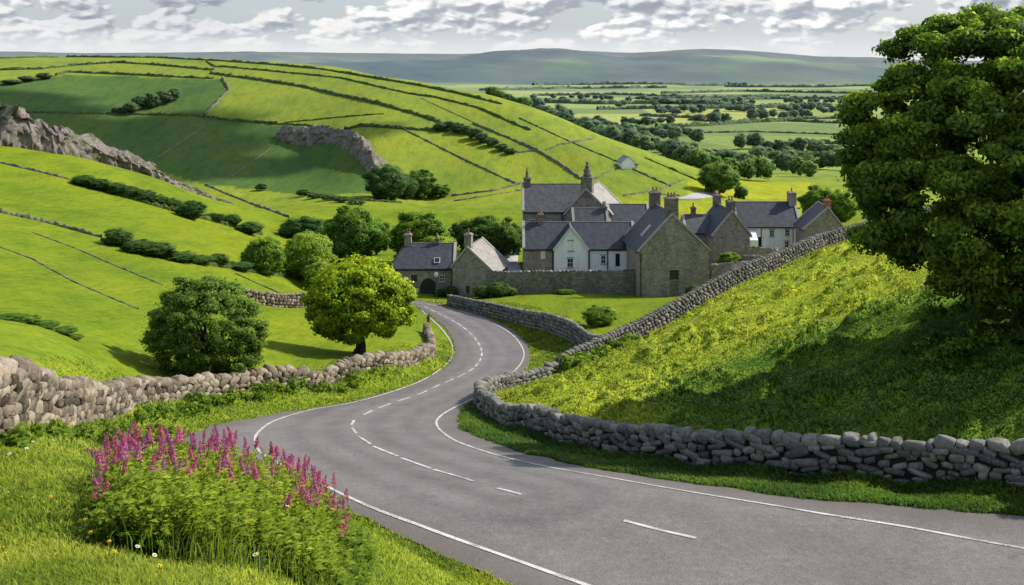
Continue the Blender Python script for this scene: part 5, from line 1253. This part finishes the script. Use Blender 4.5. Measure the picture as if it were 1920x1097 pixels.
def in_road(x, y): return inpoly(x, y, roadpoly)
def grass(name, n, px0, px1, Y0, Y1, cond, hfun, wfun, seed, tonef=None, lean=0.45, label=None, matk='grass'):
    rng = np.random.default_rng(seed)
    px = rng.uniform(px0, px1, n); Y = np.sqrt(rng.uniform(Y0**2, Y1**2, n)) if Y1/Y0 < 2.2 else Y0*np.exp(rng.random(n)**0.9*math.log(Y1/Y0))
    x = (px-CX)*Y/F; k = cond(x, Y, px); x, Y, px = x[k], Y[k], px[k]
    k = ~in_road(x, Y); x, Y = x[k], Y[k]
    h = hfun(x, Y)*rng.uniform(0.6, 1.35, len(x)); w = wfun(x, Y)
    tone = 0.58 + 0.5*fbm(x/1.6, Y/1.6, seed, 3) + 0.16*rng.normal(size=len(x)) if tonef is None else tonef(x, Y, rng)
    v, f, t = blades(x, Y, h, w, tone, rng, lean)
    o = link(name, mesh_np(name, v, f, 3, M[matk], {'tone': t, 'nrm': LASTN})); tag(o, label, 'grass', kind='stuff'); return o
wlx, wly = WL[:, 0], WL[:, 1]
leftline = lambda y: np.interp(y, wly, wlx)
def c_bank(x, y, px):
    return (x > leftline(y) + 0.35) & (x < 6 + 0*y)
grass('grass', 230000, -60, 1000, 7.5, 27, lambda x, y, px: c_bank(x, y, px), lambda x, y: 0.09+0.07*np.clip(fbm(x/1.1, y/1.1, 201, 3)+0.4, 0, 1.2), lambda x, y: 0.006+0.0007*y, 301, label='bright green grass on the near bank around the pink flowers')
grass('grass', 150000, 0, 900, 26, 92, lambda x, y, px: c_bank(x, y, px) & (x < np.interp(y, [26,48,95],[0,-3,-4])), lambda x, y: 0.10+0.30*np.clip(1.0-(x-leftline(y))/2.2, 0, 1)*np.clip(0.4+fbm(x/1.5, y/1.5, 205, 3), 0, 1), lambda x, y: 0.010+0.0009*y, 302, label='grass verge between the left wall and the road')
rw_pts = rightwall
def side(x, y): return inpoly(x, y, hillpoly)
def wd(x, y): return polydist(x, y, rightwall[::4])
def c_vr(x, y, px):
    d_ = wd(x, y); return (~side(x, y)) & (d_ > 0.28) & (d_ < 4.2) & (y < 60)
grass('grass', 330000, 850, 1990, 26, 62, c_vr, lambda x, y: 0.13+0.16*np.clip(0.8-wd(x, y)/1.6, 0, 1), lambda x, y: 0.010+0.0008*y, 303, label='verge grass coloured dark as wall shade along the foot of the right wall', matk='grass_wallshade')
def th(x, y):
    xr_ = x*ca + y*sa; yr_ = -x*sa + y*ca
    t_ = fbm(xr_/2.6, yr_/1.0, 45, 4); t2_ = np.maximum(fbm(xr_/2.0, yr_/0.6, 55, 3)-0.14, 0)
    return 0.045 + 0.05*np.clip(t_*0.8+0.2, 0, 1) + 0.14*np.clip(t2_*3, 0, 1) + 0.16*np.clip(1.0-wd(x, y)/2.5, 0, 1)
grass('grass', 210000, 1150, 2300, 30, 70, lambda x, y, px: side(x, y) & (wd(x, y) > 0.3) & (shadeat(x, y) > np.random.default_rng(2).random(len(x))), th, lambda x, y: 0.012+0.0010*y, 309, lambda x, y, r: 0.5+0.5*fbm(x/3, y/3, 78, 3)+0.1*r.normal(size=len(x)), 0.6, label='grass coloured darker green as the shade of the huge tree', matk='grass_treeshade')
grass('grass', 300000, 900, 2300, 30, 105, lambda x, y, px: side(x, y) & (wd(x, y) > 0.3) & (shadeat(x, y) < np.random.default_rng(3).random(len(x))), th, lambda x, y: 0.012+0.0010*y, 304, lambda x, y, r: 0.66+0.45*fbm(x/4, y/4, 77, 3)+0.09*r.normal(size=len(x)), 0.6, label='rough tussocky grass covering the right hand slope', matk='grass_slope')
grass('grass', 90000, -30, 800, 28, 80, lambda x, y, px: (x < leftline(y) - 0.3) & (x > leftline(y) - 2.2 + 1.4*vnoise(y*0.8, x*0, 5)), lambda x, y: 0.06+0.12*np.clip(1-(leftline(y)-x)/1.0, 0, 1), lambda x, y: 0.010+0.0009*y, 305, label='short pasture grass behind the left wall')
def c_v2(x, y, px): return (~side(x, y)) & (polydist(x, y, wER[::6]) < 5) & (y > 70) & (y < 125)
grass('grass', 60000, 780, 1130, 70, 122, lambda x, y, px: c_v2(x, y, px) & (px > 800), lambda x, y: 0.16+0*x, lambda x, y: 0.02+0.0008*y, 306, label='grass verge outside the far curve of the road')

# weed clumps (docks and nettles) along walls
def clumps(name, pts_, label, seed, hh=0.35, n=60, leafm='weed', ls=0.13):
    rng = np.random.default_rng(seed); vs = []; fs = []; ts = []; ns = []; b = 0
    for (x, y, s) in pts_:
        z = float(H(x, y)); lob = [(x+rng.normal()*0.25*s, y+rng.normal()*0.25*s, z+hh*s*rng.uniform(0.2, 0.8), hh*s*rng.uniform(0.5, 0.9)) for _ in range(5)]
        v, f, t, nr = leafcloud(lob, n/3, ls, rng, 0.8, 0.2, droop=-0.5); ns.append(nr); vs.append(v); fs.append(f+b); ts.append(t); b += len(v)
    o = link(name, mesh_np(name, np.vstack(vs), np.vstack(fs), 4, M[leafm], {'tone': np.concatenate(ts), 'nrm': np.vstack(ns)})); tag(o, label, 'plants', kind='stuff'); return o
rg = random.Random(41); pp = []
for k in range(70):
    f = rg.random(); y = 29 + 36*f; pp.append((leftline(y) + rg.uniform(0.5, 1.7), y, rg.uniform(0.6, 1.3)))
for k in range(16):
    y = rg.uniform(17, 29); pp.append((leftline(y) + rg.uniform(0.4, 0.8), y, rg.uniform(0.4, 0.8)))
clumps('weeds', pp, 'leafy weeds growing along the foot of the left wall', 61)
pp = []
for k in range(46):
    i = rg.randrange(len(farw)-60); p = farw[i]; nx = 0.55+rg.random()*0.6; d_ = farw[i+1]-farw[i]; d_ = d_/np.linalg.norm(d_); pp.append((p[0]+d_[1]*nx, p[1]-d_[0]*nx, rg.uniform(0.8, 1.7)))
clumps('weeds', pp, 'nettles and weeds along the foot of the long climbing wall', 62, 0.4, 70, 'weed', 0.2)
pp = [(bt[0]-5.2+rg.random()*7, bt[1]-4.6+rg.random()*2.2, rg.uniform(0.8, 1.9)) for _ in range(26)]
clumps('undergrowth', pp, 'tangled brown and green undergrowth below the huge tree', 63, 0.35, 90, 'lf_big', 0.12)

# ------------------------------------------------------------------ flowers in the foreground
def flowerbed():
    rng = np.random.default_rng(5); vs = []; fs = []; ts = []; b = 0
    # leafy mass: stems carrying long narrow leaves
    n = 2300
    px = rng.uniform(165, 680, n); f = (px-165)/525
    Y = 13.4 + 4.4*f + rng.uniform(-2.6, 1.9, n)
    k = (Y > 12.0 + 2.2*f*f)
    px, Y, f = px[k], Y[k], f[k]; x = (px-CX)*Y/F; z = H(x, Y); n = len(x)
    edge = np.clip(np.minimum((px-160)/60, (700-px)/90), 0.25, 1)
    hh = (0.62 + 0.42*rng.random(n))*edge*np.interp(px, [165, 330, 520, 700], [0.60, 0.84, 0.78, 0.58])
    m_ = 26
    ids = np.repeat(np.arange(n), m_); tt_ = rng.random(n*m_)**1.0
    lean = rng.normal(size=(n, 2))*0.12
    a = rng.uniform(0, 2*math.pi, n*m_); c = np.c_[x[ids]+lean[ids, 0]*tt_, Y[ids]+lean[ids, 1]*tt_, z[ids]+hh[ids]*tt_]
    ll = (0.08+0.15*rng.random(n*m_)**1.5)*(1.1-0.5*tt_); up = rng.uniform(0.1, 1.1, n*m_)
    d = np.c_[np.cos(a), np.sin(a), up]; d /= np.linalg.norm(d, axis=1)[:, None]; s = np.c_[-np.sin(a), np.cos(a), np.zeros(n*m_)]
    L3 = ll[:, None]; w3 = L3*0.17+0.008
    v = np.stack([c, c+d*L3*0.5+s*w3, c+d*L3+np.c_[np.zeros(n*m_), np.zeros(n*m_), -0.35*ll], c+d*L3*0.5-s*w3], 1).reshape(-1, 3)
    tn = np.repeat(np.clip(0.05+0.75*tt_+0.25*(rng.random(n*m_)-0.5) - 0.25*(1-edge[ids]), 0, 1), 4)
    o = link('undergrowth', mesh_np('undergrowth', v, np.arange(len(v)).reshape(-1, 4), 4, M['weed'], {'tone': tn, 'nrm': np.repeat(np.c_[0.5*d[:, :2], 0.9+0*d[:, :1]], 4, 0)})); tag(o, 'dense leafy green stems under the pink flower spikes', 'plants', kind='stuff')
    # tall blades between
    xb = np.repeat(x, 10) + rng.normal(size=n*10)*0.15; yb = np.repeat(Y, 10)+rng.normal(size=n*10)*0.15
    v, fcs, t = blades(xb, yb, np.repeat(hh, 10)*rng.uniform(0.5, 1.0, n*10), np.full(n*10, 0.012), 0.15+0.4*rng.random(n*10), rng, 0.32, (0, 0))
    o = link('tall_grass', mesh_np('tall_grass', v, fcs, 3, M['grass'], {'tone': t, 'nrm': LASTN})); tag(o, 'tall grass blades growing among the pink flowers', 'grass', kind='stuff')
flowerbed()
def spike_mesh(seed, L_=0.26, r=0.030, n=150):
    rng = np.random.default_rng(seed); t = rng.random(n)**0.9; a = rng.uniform(0, 2*math.pi, n); rad = r*(1-0.75*t**1.6)*(0.75+0.5*rng.random(n))*(1+0.35*np.sin(t*28))
    c = np.c_[np.cos(a)*rad + 0.02*np.sin(t*3), np.sin(a)*rad, t*L_]
    d = np.c_[np.cos(a), np.sin(a), 0.5*rng.normal(size=n)+0.2]; d /= np.linalg.norm(d, axis=1)[:, None]; u = np.cross(d, rng.normal(size=(n, 3))); u /= np.linalg.norm(u, axis=1)[:, None]; w = np.cross(d, u)
    s = (0.0115*(1-0.5*t)*(0.7+0.6*rng.random(n)))[:, None]
    v = np.stack([c-u*s, c-w*s+d*s*0.6, c+u*s, c+w*s+d*s*0.6], 1).reshape(-1, 3)
    return mesh_np('blossom', v, np.arange(n*4).reshape(-1, 4), 4, M['pink'], {'tone': np.repeat(np.clip(0.15+0.5*rng.random(n)+0.3*(1-t), 0, 1), 4)})
SP = [spike_mesh(s, [0.17, 0.22, 0.15, 0.19][s], [0.028, 0.030, 0.022, 0.034][s], [130, 160, 100, 170][s]) for s in range(4)]
def stem_mesh():
    mb = MB(); mb.tube([(0, 0, -0.7), (0.015, 0, -0.3), (0, 0, 0.02), (0.01, 0, 0.12)], [0.006, 0.005, 0.004, 0.002], 5); return mb.mesh('stem', M['stem'], True)
STEM = stem_mesh()
def spike(px, row, Y, sc, k, label, group):
    p = P(px, row, Y); o = empty('flower_spike', tuple(p), random.uniform(0, 6)); o.scale = (sc, sc, sc); o.rotation_euler[0] = random.gauss(0, .2); o.rotation_euler[1] = random.gauss(0, .2)
    tag(o, label, 'flower', group); link('stem', STEM, o); link('blossom', SP[k % 4], o)
gm = 'pink flower spikes on the foreground bank'
def bedH(px): return np.interp(px, [165, 330, 520, 700], [0.58, 0.82, 0.76, 0.56])
rg = random.Random(77)
for i in range(265):
    px = rg.uniform(172, 655); f = (px-165)/525
    dep = rg.random()**1.9; Y = 15.5 + 4.2*f - dep*3.0
    x = (px-CX)*Y/F; z = float(H(x, Y)) + bedH(px)*(rg.uniform(0.70, 1.24)+0.35*float(vnoise(px/34.0, 0.5, 9)))*min(1, 0.55+(655-px)/150)*min(1, 0.6+(px-165)/120)
    spike(px, HR - z*F/Y, Y, rg.uniform(0.6, 1.5), i, 'pink flower spike in the dense drift at the top of the clump', gm)
for i, (px, row, Y, sc, lb) in enumerate([(415,985,13.6,0.95,'pink flower spike alone low in the middle of the clump'),(470,990,13.8,1.15,'bright magenta flower spike low in the clump, right of a paler one'),(367,1040,12.6,0.9,'small red pink flower spike nearest the bottom of the clump'),(640,1000,17.0,1.5,'dark red flower spike at the right end of the clump'),(433,912,14.8,1.5,'thick pink flower spike standing in front of the drift'),(432,880,15.5,1.3,'tallest thick pink spike in the middle of the drift'),(520,935,15.6,0.9,'slim pink flower spike below the right half of the drift'),(580,945,16.0,1.2,'red pink flower spike right of centre above the road line'),(328,925,14.5,0.7,'small dull pink spike below the left half of the drift'),(628,912,18.5,1.1,'solitary pink flower tip against the asphalt'),(652,938,18.0,0.8,'rightmost small red flower tip beside the white road line')]):
    spike(px, row, Y, sc, i, lb, None)
# small daisies and buttercups
def daisy_mesh(m1, m2, r=0.03, n=9):
    mb = MB()
    for k in range(n):
        a = 2*math.pi*k/n; c_, s_ = math.cos(a), math.sin(a); mb.add([(0.25*r*c_, 0.25*r*s_, 0), (r*0.7*c_-r*.22*s_, r*0.7*s_+r*.22*c_, r*0.15), (r*c_, r*s_, r*0.1), (r*0.7*c_+r*.22*s_, r*0.7*s_-r*.22*c_, r*0.15)], [(0, 3, 2, 1)])
    return mb
DA = daisy_mesh(0, 0).mesh('petals', M['wpetal']); YA = daisy_mesh(0, 0, 0.026, 6).mesh('petals', M['ypetal'])
mb = MB(); mb.lathe(0, 0, [(0.011, 0), (0.010, 0.008), (0.004, 0.012)], 8); DC = mb.mesh('centre', M['ypetal'], True)
mb = MB(); mb.tube([(0, 0, -0.25), (0.01, 0, -0.1), (0, 0, 0)], 0.0025, 5); DS = mb.mesh('stem', M['stem'])
def smallflower(px, row, white=True, Ymin=7.0, sc=1.0, h=0.2, Y=None):
    p = hit(px, row + 15, Ymin) if Y is None else P(px, row, Y)
    z = p[2] + h if Y is None else p[2]
    o = empty('daisy' if white else 'buttercup', (p[0], p[1], z), random.uniform(0, 6)); o.scale = (sc,)*3; o.rotation_euler[0] = random.uniform(0.1, 0.6)
    tag(o, ('small white daisy' if white else 'small yellow buttercup') + ' in the grass of the near bank', 'flower', 'white daisies in the near grass' if white else 'yellow buttercups in the near grass')
    link('petals', DA if white else YA, o); link('centre', DC, o); link('stem', DS, o)
for (a, b) in [(258,1045),(80,838),(73,855),(62,832),(50,848),(30,825),(100,828),(290,1063),(295,1090),(18,860),(130,870)]: smallflower(a, b, True, sc=1.0 if b > 1000 else 1.2)
for (a, b) in [(40,948),(62,950),(82,960),(95,948),(125,972),(150,994),(160,992),(6,1050),(10,1062),(215,1058),(170,1018),(50,868),(300,1085),(205,1035),(15,940)]: smallflower(a, b, False, sc=1.1)
for (a, b, y) in [(540,950,15.2),(572,1028,15.0),(440,1060,12.8),(480,1040,13.2),(525,905,16.3),(497,965,14.5),(665,1015,17.5),(585,985,15.5),(620,1045,15.5)]: smallflower(a, b, True, Y=y, sc=1.5)

# ------------------------------------------------------------------ sun, sky, clouds
AZ, EL = 70.0, 41.0
sd = np.array([math.cos(R(EL))*math.sin(R(AZ)), math.cos(R(EL))*math.cos(R(AZ)), math.sin(R(EL))])
sl = bpy.data.lights.new('sun', 'SUN'); sl.energy = 4.8; sl.angle = R(0.6); sl.color = (1.0, 0.94, 0.84)
so = bpy.data.objects.new('sun', sl); COL.objects.link(so); so.rotation_euler = Vector(-sd).to_track_quat('-Z', 'Y').to_euler()
w = bpy.data.worlds.new('World'); scn.world = w; w.cycles.sampling_method = 'MANUAL'; w.cycles.sample_map_resolution = 256; w.use_nodes = True; nt = w.node_tree; nt.nodes.clear()
sky = N(nt, 'ShaderNodeTexSky'); sky.sky_type = 'NISHITA'; sky.sun_disc = False; sky.sun_elevation = R(EL); sky.sun_rotation = R(AZ); sky.dust_density = 1.5
tc = N(nt, 'ShaderNodeTexCoord').outputs['Generated']
sx = N(nt, 'ShaderNodeSeparateXYZ'); L(nt, tc, sx.inputs[0])
az = math_(nt, 'ARCTAN2', sx.outputs['X'], sx.outputs['Y']); el = math_(nt, 'ARCSINE', sx.outputs['Z'])
def cvec(ka, ke, da=0.0, de=0.0):
    c = N(nt, 'ShaderNodeCombineXYZ'); L(nt, math_(nt, 'MULTIPLY_ADD', az, ka, da), c.inputs[0])
    # rows of cloud shrink towards the horizon
    L(nt, math_(nt, 'MULTIPLY_ADD', math_(nt, 'POWER', math_(nt, 'MAXIMUM', el, 0.0), 0.8), ke, de), c.inputs[1]); c.inputs[2].default_value = 3.7; return c.outputs[0]
def puff(da, de):
    v = cvec(17, 23, da, de); w_ = N(nt, 'ShaderNodeTexNoise'); w_.inputs['Scale'].default_value = 2.5; w_.inputs['Detail'].default_value = 4; L(nt, v, w_.inputs['Vector'])
    wv_ = N(nt, 'ShaderNodeVectorMath', operation='MULTIPLY_ADD'); L(nt, w_.outputs['Color'], wv_.inputs[0]); wv_.inputs[1].default_value = (0.35, 0.35, 0); L(nt, v, wv_.inputs[2])
    h_ = noise(nt, v, 0.8, 3, 0.5)
    for sc_, am in ((1.3, 0.30), (3.1, 0.15), (7.0, 0.06)):
        vo = N(nt, 'ShaderNodeTexVoronoi', feature='F1', voronoi_dimensions='2D'); vo.inputs['Scale'].default_value = sc_; L(nt, wv_.outputs[0], vo.inputs['Vector'])
        h_ = math_(nt, 'ADD', h_, math_(nt, 'MULTIPLY', math_(nt, 'SUBTRACT', 0.45, vo.outputs['Distance']), am))
    return h_
nA = puff(2.3, 0.9); nB = puff(2.24, 1.02)
lit = math_(nt, 'MULTIPLY_ADD', math_(nt, 'SUBTRACT', nA, nB), 5.0, 0.5, clamp=True)
cov = ramp(nt, nA, [(0.42, 0.0), (0.48, 1.0)])
nC = noise(nt, cvec(4.5, 15, 5.0, 0.3), 1.0, 4, 0.5)
big_ = ramp(nt, nC, [(0.36, 0.0), (0.62, 1.0)])
ccol = ramp(nt, lit, [(0.1, (2.3, 2.5, 2.8)), (0.40, (3.1, 3.3, 3.6)), (0.66, (4.8, 4.85, 4.85)), (0.9, (5.6, 5.55, 5.4))])
ccol = mixc(nt, 'MULTIPLY', 0.85, ccol, ramp(nt, big_, [(0.0, (1.12, 1.11, 1.08)), (1.0, (0.72, 0.74, 0.78))]))
thin = (4.1, 4.3, 4.4)
low = ramp(nt, el, [(0.014, 1.0), (0.034, 0.0)])
gap = mixc(nt, 'MIX', 0.75, sky.outputs[0], (2.8, 3.1, 3.5))
cloudsky = mixc(nt, 'MIX', cov, gap, ccol)
lowc = mixc(nt, 'MIX', ramp(nt, nA, [(0.42, 0.0), (0.58, 0.6)]), thin, (4.9, 4.9, 4.8))
visible = mixc(nt, 'MIX', low, cloudsky, lowc)
hi = ramp(nt, el, [(0.10, 0.0), (0.45, 1.0)])
zen = mixc(nt, 'MIX', math_(nt, 'MULTIPLY', cov, 0.35), sky.outputs[0], (2.6, 2.8, 3.0))
fin = mixc(nt, 'MIX', hi, visible, zen)
bg = N(nt, 'ShaderNodeBackground'); bg.inputs['Strength'].default_value = 0.185; L(nt, fin, bg.inputs['Color'])
wo = N(nt, 'ShaderNodeOutputWorld'); L(nt, bg.outputs[0], wo.inputs[0])
# unseen cloud added out of frame to cast shade on the far left hillside
def shade_cloud(target, t, sizes, label):
    c0 = np.array(target) + sd*t; rng = np.random.default_rng(int(t)); v0, f0 = ICO[3]; vs = []; fs = []; b = 0
    for (dx, dy, rx, ry) in sizes:
        for k in range(5):
            q = v0*(1+0.10*rng.normal(size=(len(v0), 1)))*np.array([rx*rng.uniform(.55, .8), ry*rng.uniform(.55, .8), 14]) + (dx+rng.normal()*rx*0.3, dy+rng.normal()*ry*0.3, rng.normal()*6)
            vs.append(q); fs.append(f0+b); b += len(v0)
    o = link('shade_cloud', mesh_np('shade_cloud', np.vstack(vs), np.vstack(fs), 3, M['shade_cloud'], None, True), None, c0); tag(o, kind='structure')
shade_cloud(P(330, 270, 400), 880, [(-105,38,48,34),(-48,12,44,30),(0,-14,36,26),(36,-34,28,20),(-70,-25,60,30),(-150,30,50,40)], '')

# ------------------------------------------------------------------ camera
cd = bpy.data.cameras.new('camera'); cam = bpy.data.objects.new('camera', cd); COL.objects.link(cam)
cam.location = (0, 0, 0); cam.rotation_euler = (R(90), 0, 0); cd.sensor_width = 36; cd.lens = F/1920*36
cd.shift_y = -(548.5-HR)/1920; cd.clip_start = 0.1; cd.clip_end = 20000
scn.camera = cam
scn.view_settings.view_transform = 'Standard'; scn.view_settings.look = 'None'; scn.view_settings.exposure = 0
